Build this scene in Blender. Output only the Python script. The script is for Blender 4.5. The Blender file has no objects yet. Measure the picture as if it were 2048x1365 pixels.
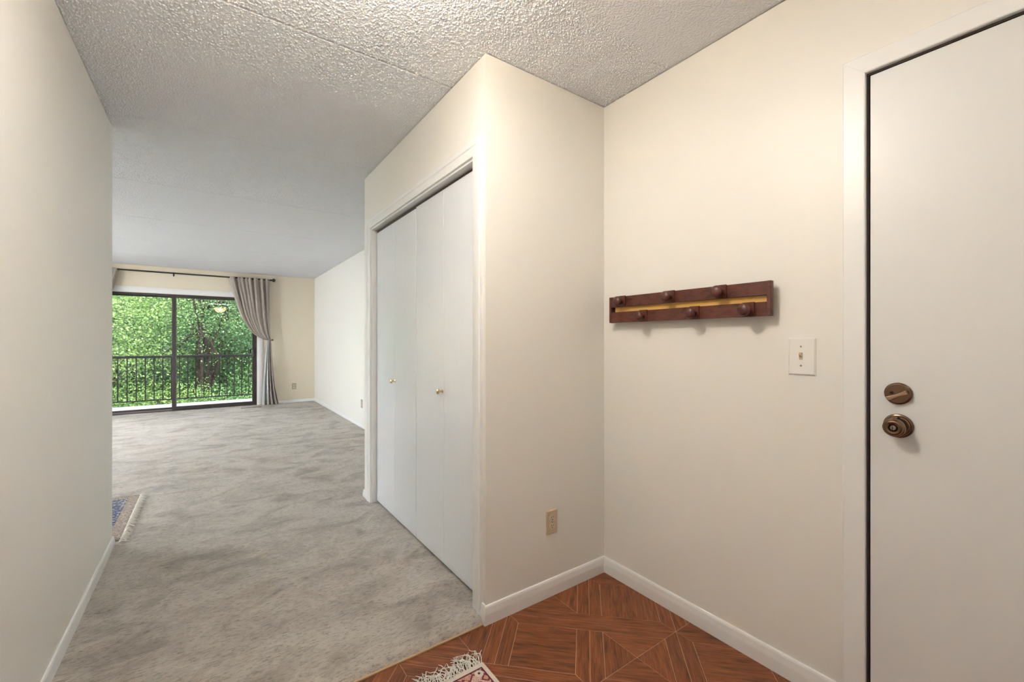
import bpy, math, random
import numpy as np

random.seed(7)
rng = np.random.default_rng(11)
PI = math.pi
scene = bpy.context.scene
COL = scene.collection
R = math.radians

# ------------------------------------------------------------------ camera
F_PX = 852.0
YAW = R(35.4)
cam_d = bpy.data.cameras.new('camera')
cam_d.sensor_width = 36.0
cam_d.lens = 36.0 * F_PX / 2048.0
cam_d.clip_start = 0.05
cam_d.clip_end = 300
cam = bpy.data.objects.new('camera', cam_d)
cam.location = (0, 0, 1.21)
cam.rotation_euler = (PI / 2, 0, -YAW)
COL.objects.link(cam)
scene.camera = cam

# ------------------------------------------------------------------ world, sun, exposure
world = bpy.data.worlds.new('overcast_sky')
scene.world = world
world.use_nodes = True
wn = world.node_tree.nodes
wn['Background'].inputs[0].default_value = (0.88, 0.905, 1.0, 1)
wn['Background'].inputs[1].default_value = 9.0

sun_d = bpy.data.lights.new('sun', 'SUN')
sun_d.energy = 11.0
sun_d.angle = R(3)
sun_d.color = (1.0, 0.95, 0.84)
sun = bpy.data.objects.new('sun', sun_d)
sun.rotation_euler = (R(42), 0, R(20))       # high, from behind the building
sun.location = (0, -6, 12)
COL.objects.link(sun)

vs = scene.view_settings
vs.view_transform = 'Standard'
try:
    vs.look = 'None'
except Exception:
    pass
vs.exposure = 0.48
vs.gamma = 1.0
vs.use_curve_mapping = False

scene.cycles.max_bounces = 6
scene.cycles.diffuse_bounces = 4
scene.cycles.glossy_bounces = 3
scene.cycles.transmission_bounces = 3
scene.cycles.adaptive_threshold = 0.09
scene.cycles.caustics_reflective = False
scene.cycles.sample_clamp_indirect = 60.0
LAMP_BOWL = 8.0         # glow of the amber glass bowls
LAMP_ENTRY = 49.0        # bulb power inside the entry lamp
FILL_HALL = 13.0         # power of the unseen fill lamp added behind the viewer
FILL_LIVING = 780.0      # power of the unseen fill lamp added in the living room
H = 2.44                 # ceiling height
CZ = 0.034               # carpet surface


# ------------------------------------------------------------------ helpers
def tag(o, label=None, cat=None, group=None, kind=None):
    if label: o['label'] = label
    if cat: o['category'] = cat
    if group: o['group'] = group
    if kind: o['kind'] = kind
    return o


def empty(name, loc=(0, 0, 0), parent=None):
    o = bpy.data.objects.new(name, None)
    o.empty_display_size = 0.05
    o.location = loc
    COL.objects.link(o)
    if parent: o.parent = parent
    return o


class MB:
    """collects geometry for one mesh (world coordinates)"""
    def __init__(self):
        self.v = []; self.f = []; self.uv = None

    def add(self, verts, faces):
        n = len(self.v)
        self.v += [tuple(p) for p in verts]
        self.f += [tuple(i + n for i in q) for q in faces]
        return self

    def box(self, a, b):
        x0, y0, z0 = a; x1, y1, z1 = b
        return self.add([(x0, y0, z0), (x1, y0, z0), (x1, y1, z0), (x0, y1, z0), (x0, y0, z1), (x1, y0, z1), (x1, y1, z1), (x0, y1, z1)],
                        [(0, 3, 2, 1), (4, 5, 6, 7), (0, 1, 5, 4), (1, 2, 6, 5), (2, 3, 7, 6), (3, 0, 4, 7)])

    def prism(self, poly, axis, a, b):
        """extrude a 2D polygon along axis ('X','Y','Z') from a to b"""
        def P(p, t):
            if axis == 'X': return (t, p[0], p[1])
            if axis == 'Y': return (p[0], t, p[1])
            return (p[0], p[1], t)
        n = len(poly)
        vs_ = [P(p, a) for p in poly] + [P(p, b) for p in poly]
        fs = [tuple(range(n))[::-1], tuple(range(n, 2 * n))]
        fs += [(i, (i + 1) % n, n + (i + 1) % n, n + i) for i in range(n)]
        return self.add(vs_, fs)

    def sweep(self, pts, radii, seg=10, cap=True):
        """tube along points"""
        pts = [np.array(p, float) for p in pts]
        rings = []
        up = np.array((0, 0, 1.0))
        for i, p in enumerate(pts):
            d = pts[min(i + 1, len(pts) - 1)] - pts[max(i - 1, 0)]
            d /= (np.linalg.norm(d) + 1e-9)
            u = up if abs(d @ up) < 0.95 else np.array((1.0, 0, 0))
            s = np.cross(d, u); s /= np.linalg.norm(s)
            t = np.cross(s, d)
            r = radii[i] if hasattr(radii, '__len__') else radii
            rings.append([p + r * (math.cos(a) * s + math.sin(a) * t) for a in np.linspace(0, 2 * PI, seg, endpoint=False)])
        vs_ = [q for ring in rings for q in ring]
        fs = []
        for i in range(len(pts) - 1):
            for j in range(seg):
                k = (j + 1) % seg
                fs.append((i * seg + j, i * seg + k, (i + 1) * seg + k, (i + 1) * seg + j))
        if cap:
            fs.append(tuple(range(seg))[::-1])
            fs.append(tuple(range((len(pts) - 1) * seg, len(pts) * seg)))
        return self.add(vs_, fs)

    def lathe(self, prof, origin, axis='Z', seg=32, sign=1):
        """prof: list of (radius, height along axis*sign)"""
        ox, oy, oz = origin
        vs_ = []
        for r, h in prof:
            for a in np.linspace(0, 2 * PI, seg, endpoint=False):
                c, s = r * math.cos(a), r * math.sin(a)
                if axis == 'Z': vs_.append((ox + c, oy + s, oz + sign * h))
                elif axis == 'X': vs_.append((ox + sign * h, oy + c, oz + s))
                else: vs_.append((ox + c, oy + sign * h, oz + s))
        fs = []
        for i in range(len(prof) - 1):
            for j in range(seg):
                k = (j + 1) % seg
                fs.append((i * seg + j, i * seg + k, (i + 1) * seg + k, (i + 1) * seg + j))
        if prof[0][0] > 1e-5: fs.append(tuple(range(seg))[::-1])
        if prof[-1][0] > 1e-5: fs.append(tuple(range((len(prof) - 1) * seg, len(prof) * seg)))
        return self.add(vs_, fs)

    def build(self, name, mat, parent=None, smooth=None, bevel=0, origin=None, segs=2):
        me = bpy.data.meshes.new(name)
        v = np.array(self.v, float)
        if origin is None:
            origin = (0, 0, 0)
        off = np.array(origin, float)
        me.from_pydata((v - off).tolist(), [], self.f)
        me.update()
        import bmesh
        bm = bmesh.new(); bm.from_mesh(me)
        bmesh.ops.remove_doubles(bm, verts=bm.verts, dist=1e-6)
        bmesh.ops.recalc_face_normals(bm, faces=bm.faces)
        bm.to_mesh(me); bm.free()
        o = bpy.data.objects.new(name, me)
        o.location = off
        COL.objects.link(o)
        if mat: me.materials.append(mat)
        if parent is not None:
            o.parent = parent
            o.location = off - np.array(parent_world(parent))
        if bevel:
            m = o.modifiers.new('bevel', 'BEVEL')
            m.width = bevel; m.segments = segs; m.limit_method = 'ANGLE'; m.angle_limit = R(35)
        if smooth is not None:
            for p in me.polygons: p.use_smooth = True
            try:
                me.set_sharp_from_angle(angle=R(smooth))
            except Exception:
                pass
        return o


def parent_world(o):
    loc = np.zeros(3)
    while o is not None:
        loc += np.array(o.location)
        o = o.parent
    return loc


# ------------------------------------------------------------------ materials
def new_mat(name):
    m = bpy.data.materials.new(name)
    m.use_nodes = True
    nt = m.node_tree
    b = nt.nodes['Principled BSDF']
    return m, nt, b


def N(nt, t, **kw):
    n = nt.nodes.new(t)
    for k, v in kw.items():
        setattr(n, k, v)
    return n


def ramp(nt, stops):
    n = nt.nodes.new('ShaderNodeValToRGB')
    e = n.color_ramp.elements
    while len(e) < len(stops): e.new(0.5)
    for i, (p, c) in enumerate(stops):
        e[i].position = p
        e[i].color = (c[0], c[1], c[2], 1) if hasattr(c, '__len__') else (c, c, c, 1)
    return n


def plain(name, col, rough=0.5, metal=0.0, spec=0.5, bump=None, var=0.0, coord='Object'):
    """bump=(scale, strength, distance, (sx,sy,sz))"""
    m, nt, b = new_mat(name)
    b.inputs['Base Color'].default_value = (*col, 1)
    b.inputs['Roughness'].default_value = rough
    b.inputs['Metallic'].default_value = metal
    b.inputs['Specular IOR Level'].default_value = spec
    tc = N(nt, 'ShaderNodeTexCoord')
    mp = N(nt, 'ShaderNodeMapping')
    nt.links.new(tc.outputs[coord], mp.inputs[0])
    if bump:
        sc, st, di, sxyz = bump
        mp.inputs['Scale'].default_value = sxyz
        no = N(nt, 'ShaderNodeTexNoise')
        no.inputs['Scale'].default_value = sc
        no.inputs['Detail'].default_value = 1
        nt.links.new(mp.outputs[0], no.inputs['Vector'])
        bp = N(nt, 'ShaderNodeBump')
        bp.inputs['Strength'].default_value = st
        bp.inputs['Distance'].default_value = di
        nt.links.new(no.outputs['Fac'], bp.inputs['Height'])
        nt.links.new(bp.outputs[0], b.inputs['Normal'])
    if var:
        n2 = N(nt, 'ShaderNodeTexNoise')
        n2.inputs['Scale'].default_value = 2.2
        n2.inputs['Detail'].default_value = 4
        nt.links.new(tc.outputs[coord], n2.inputs['Vector'])
        r = ramp(nt, [(0.3, [c * (1 - var) for c in col]), (0.7, [min(1, c * (1 + var)) for c in col])])
        nt.links.new(n2.outputs['Fac'], r.inputs[0])
        nt.links.new(r.outputs[0], b.inputs['Base Color'])
    return m


M = {}
CREAM = (0.80, 0.775, 0.72)
M['wall'] = plain('cream_wall_paint', CREAM, 0.42, bump=(55, 0.10, 0.004, (1, 1, 1)))
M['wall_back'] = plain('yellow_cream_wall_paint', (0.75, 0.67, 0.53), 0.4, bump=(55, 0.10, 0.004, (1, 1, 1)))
M['trim'] = plain('white_trim_paint', (0.80, 0.795, 0.78), 0.33, bump=(40, 0.08, 0.003, (1, 1, 0.3)))
M['closet_door'] = plain('white_gloss_door_paint', (0.74, 0.76, 0.78), 0.17, bump=(30, 0.16, 0.003, (1.5, 1.5, 0.15)))
M['entry_door'] = plain('white_entry_door_paint', (0.73, 0.725, 0.71), 0.36, bump=(45, 0.10, 0.003, (1, 1, 0.4)), var=0.015)
M['dark_gap'] = plain('dark_weatherstrip', (0.018, 0.013, 0.010), 0.6)
M['chipped'] = plain('worn_dark_jamb', (0.05, 0.035, 0.028), 0.55, bump=(60, 0.5, 0.004, (1, 1, 1)))
M['bronze_frame'] = plain('dark_bronze_aluminium', (0.055, 0.045, 0.042), 0.42, 0.2)
M['track'] = plain('grey_track_edge', (0.28, 0.26, 0.26), 0.4, 0.4)
M['black_iron'] = plain('black_painted_iron', (0.012, 0.012, 0.012), 0.5)
M['rail_paint'] = plain('dark_railing_paint', (0.010, 0.009, 0.008), 0.75, spec=0.2)
M['deck'] = plain('pale_concrete_deck', (0.185, 0.19, 0.215), 0.8, bump=(90, 0.3, 0.004, (1, 1, 1)), var=0.06)
M['plate_white'] = plain('white_plastic_plate', (0.80, 0.78, 0.74), 0.3)
M['ivory'] = plain('ivory_plastic', (0.60, 0.49, 0.32), 0.35)
M['ivory_face'] = plain('pale_ivory_plastic', (0.66, 0.58, 0.44), 0.35)
M['grey_plate'] = plain('grey_beige_plastic', (0.42, 0.37, 0.29), 0.4)
M['slot'] = plain('black_slot', (0.01, 0.008, 0.006), 0.7)
M['screw'] = plain('screw_steel', (0.35, 0.32, 0.28), 0.35, 0.9)
M['brass'] = plain('polished_brass', (0.72, 0.55, 0.30), 0.18, 1.0)
M['toggle'] = plain('aged_ivory_toggle', (0.62, 0.48, 0.30), 0.3)
M['tan_strip'] = plain('tan_raw_wood_edge', (0.56, 0.37, 0.20), 0.6, bump=(40, 0.4, 0.003, (0.3, 1, 1)), var=0.15)
M['maple'] = plain('honey_natural_wood', (0.74, 0.42, 0.10), 0.4, bump=(18, 0.15, 0.002, (1, 0.1, 1)), var=0.12)
M['vent'] = plain('brown_metal_register', (0.20, 0.17, 0.135), 0.45, 0.5)
M['lawn'] = plain('green_lawn', (0.035, 0.065, 0.016), 0.95, var=0.5)

# aged bronze with brushed highlight
m, nt, b = new_mat('antique_bronze')
b.inputs['Base Color'].default_value = (0.20, 0.125, 0.08, 1)
b.inputs['Metallic'].default_value = 1.0
b.inputs['Roughness'].default_value = 0.27
try:
    b.inputs['Anisotropic'].default_value = 0.5
except Exception:
    pass
M['bronze'] = m
M['bronze_light'] = plain('rubbed_bronze', (0.42, 0.29, 0.19), 0.3, 1.0)

# stained rack wood
def wood_mat(name, c0, c1, c2, scale, rough, uv=False, stretch=(1, 1, 1), spec=0.5, obj_var=0.0, bump=0.12):
    m, nt, b = new_mat(name)
    tc = N(nt, 'ShaderNodeTexCoord')
    mp = N(nt, 'ShaderNodeMapping')
    mp.inputs['Scale'].default_value = stretch
    src = tc.outputs['UV'] if uv else tc.outputs['Object']
    oi = N(nt, 'ShaderNodeObjectInfo')
    ad = N(nt, 'ShaderNodeVectorMath', operation='ADD')
    mu = N(nt, 'ShaderNodeMath', operation='MULTIPLY')
    mu.inputs[1].default_value = 37.0
    nt.links.new(oi.outputs['Random'], mu.inputs[0])
    cx = N(nt, 'ShaderNodeCombineXYZ')
    nt.links.new(mu.outputs[0], cx.inputs[0]); nt.links.new(mu.outputs[0], cx.inputs[1]); nt.links.new(mu.outputs[0], cx.inputs[2])
    nt.links.new(src, ad.inputs[0]); nt.links.new(cx.outputs[0], ad.inputs[1])
    nt.links.new(ad.outputs[0], mp.inputs[0])
    n1 = N(nt, 'ShaderNodeTexNoise')
    n1.inputs['Scale'].default_value = scale; n1.inputs['Detail'].default_value = 5
    n1.inputs['Roughness'].default_value = 0.68; n1.inputs['Distortion'].default_value = 0.35
    nt.links.new(mp.outputs[0], n1.inputs['Vector'])
    # broad figure with the odd dark knot
    mp2 = N(nt, 'ShaderNodeMapping')
    mp2.inputs['Scale'].default_value = tuple(s * 0.35 if s > 1.5 else s for s in stretch)
    nt.links.new(ad.outputs[0], mp2.inputs[0])
    n2 = N(nt, 'ShaderNodeTexNoise')
    n2.inputs['Scale'].default_value = scale * 0.9; n2.inputs['Detail'].default_value = 2
    nt.links.new(mp2.outputs[0], n2.inputs['Vector'])
    r1 = ramp(nt, [(0.30, c0), (0.50, c1), (0.72, c2)])
    nt.links.new(n1.outputs['Fac'], r1.inputs[0])
    r2 = ramp(nt, [(0.26, 0.45), (0.42, 0.9), (0.65, 1.12)])
    nt.links.new(n2.outputs['Fac'], r2.inputs[0])
    mx = N(nt, 'ShaderNodeMix', data_type='RGBA', blend_type='MULTIPLY')
    mx.inputs[0].default_value = 1.0
    nt.links.new(r1.outputs[0], mx.inputs[6]); nt.links.new(r2.outputs[0], mx.inputs[7])
    last = mx.outputs[2]
    if obj_var:
        r3 = ramp(nt, [(0.0, 1 - obj_var), (1.0, 1 + obj_var)])
        nt.links.new(oi.outputs['Random'], r3.inputs[0])
        mx2 = N(nt, 'ShaderNodeMix', data_type='RGBA', blend_type='MULTIPLY')
        mx2.inputs[0].default_value = 1.0
        nt.links.new(last, mx2.inputs[6]); nt.links.new(r3.outputs[0], mx2.inputs[7])
        last = mx2.outputs[2]
    nt.links.new(last, b.inputs['Base Color'])
    b.inputs['Roughness'].default_value = rough
    b.inputs['Specular IOR Level'].default_value = spec
    bp = N(nt, 'ShaderNodeBump')
    bp.inputs['Strength'].default_value = bump; bp.inputs['Distance'].default_value = 0.002
    nt.links.new(n1.outputs['Fac'], bp.inputs['Height'])
    nt.links.new(bp.outputs[0], b.inputs['Normal'])
    return m


M['rack'] = wood_mat('mahogany_stained_wood', (0.085, 0.022, 0.013), (0.115, 0.032, 0.019), (0.145, 0.043, 0.026), 30, 0.38, stretch=(6, 1, 6))
M['rack_knob'] = wood_mat('mahogany_turned_knob', (0.085, 0.024, 0.016), (0.11, 0.033, 0.022), (0.135, 0.043, 0.030), 30, 0.33, stretch=(6, 1, 6))
M['parquet'] = wood_mat('reddish_brown_parquet', (0.105, 0.027, 0.0085), (0.215, 0.061, 0.019), (0.34, 0.115, 0.041), 9, 0.36, uv=True, stretch=(1, 20, 1), obj_var=0.16, bump=0.2)
M['joint'] = plain('pale_parquet_joint', (0.62, 0.38, 0.25), 0.7)

# popcorn ceiling
m, nt, b = new_mat('popcorn_ceiling')
b.inputs['Base Color'].default_value = (0.77, 0.775, 0.80, 1)
b.inputs['Roughness'].default_value = 0.75
b.inputs['Specular IOR Level'].default_value = 0.3
tc = N(nt, 'ShaderNodeTexCoord')
mu = N(nt, 'ShaderNodeTexNoise'); mu.inputs['Scale'].default_value = 130; mu.inputs['Detail'].default_value = 1
nt.links.new(tc.outputs['Object'], mu.inputs['Vector'])
bp = N(nt, 'ShaderNodeBump'); bp.inputs['Strength'].default_value = 0.9; bp.inputs['Distance'].default_value = 0.006
nt.links.new(mu.outputs[0], bp.inputs['Height']); nt.links.new(bp.outputs[0], b.inputs['Normal'])
M['popcorn'] = m
M['nubs'] = plain('popcorn_nub_plaster', (0.78, 0.785, 0.805), 0.7)

# carpet: worn pile lying in different directions
m, nt, b = new_mat('beige_carpet')
tc = N(nt, 'ShaderNodeTexCoord')
mp = N(nt, 'ShaderNodeMapping')
mp.inputs['Rotation'].default_value = (0, 0, R(-32)); mp.inputs['Scale'].default_value = (1.0, 1.5, 1)
nt.links.new(tc.outputs['Object'], mp.inputs[0])
n1 = N(nt, 'ShaderNodeTexNoise'); n1.inputs['Scale'].default_value = 3.2; n1.inputs['Detail'].default_value = 5
n1.inputs['Roughness'].default_value = 0.62; n1.inputs['Distortion'].default_value = 0.9
nt.links.new(mp.outputs[0], n1.inputs['Vector'])
r1 = ramp(nt, [(0.34, (0.39, 0.342, 0.292)), (0.46, (0.55, 0.488, 0.425)), (0.58, (0.65, 0.588, 0.52))])
nt.links.new(n1.outputs['Fac'], r1.inputs[0])
mp2 = N(nt, 'ShaderNodeMapping')
mp2.inputs['Rotation'].default_value = (0, 0, R(-25)); mp2.inputs['Scale'].default_value = (0.32, 1.0, 1)
nt.links.new(tc.outputs['Object'], mp2.inputs[0])
n2 = N(nt, 'ShaderNodeTexNoise'); n2.inputs['Scale'].default_value = 130; n2.inputs['Detail'].default_value = 2
n2.inputs['Roughness'].default_value = 0.7
nt.links.new(mp2.outputs[0], n2.inputs['Vector'])
r2 = ramp(nt, [(0.32, 0.62), (0.46, 1.0), (0.68, 1.16)])
nt.links.new(n2.outputs['Fac'], r2.inputs[0])
mx = N(nt, 'ShaderNodeMix', data_type='RGBA', blend_type='MULTIPLY'); mx.inputs[0].default_value = 1
nt.links.new(r1.outputs[0], mx.inputs[6]); nt.links.new(r2.outputs[0], mx.inputs[7])
nt.links.new(mx.outputs[2], b.inputs['Base Color'])
b.inputs['Roughness'].default_value = 0.95
b.inputs['Specular IOR Level'].default_value = 0.1
b.inputs['Sheen Weight'].default_value = 0.25
n3 = N(nt, 'ShaderNodeTexNoise'); n3.inputs['Scale'].default_value = 420; n3.inputs['Detail'].default_value = 0
nt.links.new(tc.outputs['Object'], n3.inputs['Vector'])
ad = N(nt, 'ShaderNodeMath', operation='ADD')
nt.links.new(n2.outputs['Fac'], ad.inputs[0]); nt.links.new(n3.outputs['Fac'], ad.inputs[1])
bp = N(nt, 'ShaderNodeBump'); bp.inputs['Strength'].default_value = 0.9; bp.inputs['Distance'].default_value = 0.008
nt.links.new(ad.outputs[0], bp.inputs['Height']); nt.links.new(bp.outputs[0], b.inputs['Normal'])
M['carpet'] = m

# window glass: clear, reflecting by the angle as glass does
m = bpy.data.materials.new('clear_pane'); m.use_nodes = True
nt = m.node_tree; nt.nodes.clear()
out = N(nt, 'ShaderNodeOutputMaterial')
tr = N(nt, 'ShaderNodeBsdfTransparent'); tr.inputs[0].default_value = (0.97, 0.985, 0.975, 1)
gl = N(nt, 'ShaderNodeBsdfGlossy'); gl.inputs['Roughness'].default_value = 0.0
fr = N(nt, 'ShaderNodeFresnel'); fr.inputs['IOR'].default_value = 1.40
mx = N(nt, 'ShaderNodeMixShader')
nt.links.new(fr.outputs[0], mx.inputs[0]); nt.links.new(tr.outputs[0], mx.inputs[1]); nt.links.new(gl.outputs[0], mx.inputs[2])
nt.links.new(mx.outputs[0], out.inputs[0])
M['glass'] = m


def lit_glass(name, strength, through):
    """glowing amber glass that also lets part of the bulb's light straight through"""
    m, nt, b = new_mat(name)
    out = nt.nodes['Material Output']
    tc = N(nt, 'ShaderNodeTexCoord')
    no = N(nt, 'ShaderNodeTexNoise'); no.inputs['Scale'].default_value = 9; no.inputs['Detail'].default_value = 4
    no.inputs['Distortion'].default_value = 1.5
    nt.links.new(tc.outputs['Object'], no.inputs['Vector'])
    r = ramp(nt, [(0.3, (1.0, 0.58, 0.25)), (0.7, (1.0, 0.70, 0.38))])
    nt.links.new(no.outputs['Fac'], r.inputs[0])
    nt.links.new(r.outputs[0], b.inputs['Emission Color'])
    b.inputs['Emission Strength'].default_value = strength
    b.inputs['Base Color'].default_value = (0.8, 0.65, 0.45, 1)
    b.inputs['Roughness'].default_value = 0.3
    tr = N(nt, 'ShaderNodeBsdfTransparent'); tr.inputs[0].default_value = (1.0, 0.93, 0.84, 1)
    mx = N(nt, 'ShaderNodeMixShader'); mx.inputs[0].default_value = through
    nt.links.new(b.outputs[0], mx.inputs[1]); nt.links.new(tr.outputs[0], mx.inputs[2])
    nt.links.new(mx.outputs[0], out.inputs[0])
    return m


M['bowl'] = lit_glass('lit_alabaster_glass', LAMP_BOWL, 0.66)      # two skins: about half gets through
M['bowl_fill_living'] = lit_glass('fill_lamp_dense_glass', LAMP_BOWL * 0.5, 0.35)  # bowl of the added living room fill lamp
M['bowl_fill_hall'] = lit_glass('fill_lamp_dim_glass', 1.2, 0.35)  # bowl of the added fill lamp behind the viewer
for key in ('bowl', 'bowl_fill_living', 'bowl_fill_hall'): M[key].cycles.emission_sampling = 'NONE'


def cloth_mat(name, col, transl, scale=900):
    m = bpy.data.materials.new(name); m.use_nodes = True
    nt = m.node_tree; b = nt.nodes['Principled BSDF']; out = nt.nodes['Material Output']
    tc = N(nt, 'ShaderNodeTexCoord')
    mp = N(nt, 'ShaderNodeMapping'); mp.inputs['Scale'].default_value = (1, 1, 0.05)
    nt.links.new(tc.outputs['Object'], mp.inputs[0])
    no = N(nt, 'ShaderNodeTexNoise'); no.inputs['Scale'].default_value = 160; no.inputs['Detail'].default_value = 3
    nt.links.new(mp.outputs[0], no.inputs['Vector'])
    r = ramp(nt, [(0.3, [c * 0.82 for c in col]), (0.7, [min(1, c * 1.12) for c in col])])
    nt.links.new(no.outputs['Fac'], r.inputs[0])
    nt.links.new(r.outputs[0], b.inputs['Base Color'])
    b.inputs['Roughness'].default_value = 0.85
    b.inputs['Sheen Weight'].default_value = 0.2
    tl = N(nt, 'ShaderNodeBsdfTranslucent'); nt.links.new(r.outputs[0], tl.inputs[0])
    mx = N(nt, 'ShaderNodeMixShader'); mx.inputs[0].default_value = transl
    nt.links.new(b.outputs[0], mx.inputs[1]); nt.links.new(tl.outputs[0], mx.inputs[2])
    nt.links.new(mx.outputs[0], out.inputs[0])
    return m


M['curtain'] = cloth_mat('taupe_linen', (0.53, 0.465, 0.41), 0.25)
M['lining'] = cloth_mat('off_white_lining', (0.80, 0.79, 0.78), 0.3)
M['fringe'] = plain('cream_cotton_fringe', (0.80, 0.77, 0.70), 0.9)


def leaf_mat(name, c0, c1, c2):
    m = bpy.data.materials.new(name); m.use_nodes = True
    nt = m.node_tree; b = nt.nodes['Principled BSDF']; out = nt.nodes['Material Output']
    tc = N(nt, 'ShaderNodeTexCoord')
    no = N(nt, 'ShaderNodeTexNoise'); no.inputs['Scale'].default_value = 1.3; no.inputs['Detail'].default_value = 3
    no.inputs['Roughness'].default_value = 0.8
    nt.links.new(tc.outputs['Object'], no.inputs['Vector'])
    r = ramp(nt, [(0.32, c0), (0.5, c1), (0.68, c2)])
    nt.links.new(no.outputs['Fac'], r.inputs[0])
    nt.links.new(r.outputs[0], b.inputs['Base Color'])
    b.inputs['Roughness'].default_value = 0.45
    tl = N(nt, 'ShaderNodeBsdfTranslucent'); nt.links.new(r.outputs[0], tl.inputs[0])
    mx = N(nt, 'ShaderNodeMixShader'); mx.inputs[0].default_value = 0.35
    nt.links.new(b.outputs[0], mx.inputs[1]); nt.links.new(tl.outputs[0], mx.inputs[2])
    nt.links.new(mx.outputs[0], out.inputs[0])
    return m


M['leaf'] = [leaf_mat('yellow_green_leaves', (0.0360, 0.0800, 0.0120), (0.0760, 0.1440, 0.0256), (0.1520, 0.2080, 0.0560)),
             leaf_mat('mid_green_leaves', (0.0224, 0.0640, 0.0144), (0.0496, 0.1160, 0.0272), (0.1040, 0.1760, 0.0528)),
             leaf_mat('blue_green_leaves', (0.0160, 0.0480, 0.0176), (0.0344, 0.0920, 0.0320), (0.0720, 0.1440, 0.0528))]
M['bark'] = plain('grey_brown_bark', (0.024, 0.019, 0.016), 0.95, spec=0.1, bump=(14, 0.8, 0.05, (1, 1, 0.25)), var=0.3)


# rug materials: flat woven patterns in the rug's own coordinates
def rug_mat(name, field, accent, dark, scale):
    m, nt, b = new_mat(name)
    tc = N(nt, 'ShaderNodeTexCoord')
    vo = N(nt, 'ShaderNodeTexVoronoi'); vo.inputs['Scale'].default_value = scale
    vo.distance = 'MANHATTAN'
    nt.links.new(tc.outputs['Object'], vo.inputs['Vector'])
    r = ramp(nt, [(0.0, dark), (0.16, accent), (0.30, field), (0.62, field), (0.75, dark), (1.0, accent)])
    r.color_ramp.interpolation = 'CONSTANT'
    nt.links.new(vo.outputs['Distance'], r.inputs[0])
    no = N(nt, 'ShaderNodeTexNoise'); no.inputs['Scale'].default_value = 300; no.inputs['Detail'].default_value = 2
    nt.links.new(tc.outputs['Object'], no.inputs['Vector'])
    r2 = ramp(nt, [(0.3, 0.65), (0.7, 1.25)])
    nt.links.new(no.outputs['Fac'], r2.inputs[0])
    mx = N(nt, 'ShaderNodeMix', data_type='RGBA', blend_type='MULTIPLY'); mx.inputs[0].default_value = 1
    nt.links.new(r.outputs[0], mx.inputs[6]); nt.links.new(r2.outputs[0], mx.inputs[7])
    nt.links.new(mx.outputs[2], b.inputs['Base Color'])
    b.inputs['Roughness'].default_value = 0.95
    bp = N(nt, 'ShaderNodeBump'); bp.inputs['Strength'].default_value = 0.6; bp.inputs['Distance'].default_value = 0.003
    nt.links.new(no.outputs['Fac'], bp.inputs['Height']); nt.links.new(bp.outputs[0], b.inputs['Normal'])
    return m


M['rug_field_red'] = rug_mat('woven_red_field', (0.30, 0.07, 0.06), (0.62, 0.32, 0.24), (0.10, 0.03, 0.05), 16)
M['rug_pink'] = rug_mat('woven_pink_border', (0.56, 0.29, 0.22), (0.62, 0.40, 0.32), (0.22, 0.03, 0.05), 30)
M['rug_cream'] = plain('woven_cream_edge', (0.66, 0.58, 0.50), 0.95, bump=(300, 0.5, 0.003, (1, 1, 1)))
M['rug_wine'] = plain('woven_wine_line', (0.12, 0.022, 0.035), 0.95, bump=(300, 0.5, 0.003, (1, 1, 1)))
M['rug_blue'] = rug_mat('woven_blue_field', (0.10, 0.115, 0.19), (0.42, 0.42, 0.40), (0.035, 0.04, 0.09), 42)
M['rug_beige'] = rug_mat('woven_beige_border', (0.40, 0.32, 0.26), (0.46, 0.38, 0.31), (0.24, 0.18, 0.17), 45)
M['rug_brown'] = plain('woven_brown_patch', (0.25, 0.13, 0.06), 0.95)

# ------------------------------------------------------------------ room shell
XR = 1.695          # entry / living wall on the right
XC = 0.962          # closet front
YC = 1.548          # closet side
XL = -0.455         # hall wall on the left
YL = 3.33           # where the hall wall ends
YB = 9.12           # window wall
XW = -4.7           # far side of the living room
YE = -1.35          # behind the camera


def structure(o, label, cat):
    return tag(o, label, cat, kind='structure')


# entry + living wall on the right, with the front door opening
D0, D1, DT = -0.475, 0.448, 2.052     # entry door opening along y, top
poly = [(YE - 0.12, 0), (D0, 0), (D0, DT), (D1, DT), (D1, 0), (YB, 0), (YB, H), (YE - 0.12, H)]
structure(MB().prism(poly, 'X', XR, XR + 0.13).build('wall_right', M['wall']), 'cream painted wall holding the entry door and coat rack', 'wall')
structure(MB().box((XL - 0.12, YE - 0.12, 0), (XL, YL, H)).build('wall_left', M['wall']), 'cream hall wall beside the carpet, nearest the camera', 'wall')
structure(MB().box((XL, YE - 0.12, 0), (XR, YE, H)).build('wall_entry', M['wall']), 'cream wall closing the entry hall behind the viewer', 'wall')
structure(MB().box((XW, YL - 0.12, 0), (XL - 0.12, YL, H)).build('wall_dining', M['wall']), 'cream living room wall turning away from the hall', 'wall')
WY0, WY1, WZ0, WZ1 = 4.3, 8.3, 0.55, 2.10
o_ = [(YL - 0.12, 0), (YB + 0.14, 0), (YB + 0.14, H), (YL - 0.12, H)]
i_ = [(WY0, WZ0), (WY1, WZ0), (WY1, WZ1), (WY0, WZ1)]
vs_ = [(x, *p) for x in (XW - 0.12, XW) for p in o_ + i_]
fs = []
for i in range(4):
    k = (i + 1) % 4
    fs += [(i, k, 4 + k, 4 + i), (8 + i, 8 + k, 12 + k, 12 + i), (i, k, 8 + k, 8 + i), (4 + i, 4 + k, 12 + k, 12 + i)]
structure(MB().add(vs_, fs).build('wall_living', M['wall']), 'cream side wall at the far side of the living room', 'wall')
G0, G1, GT = -1.665, 0.715, 1.995     # sliding door opening
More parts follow.
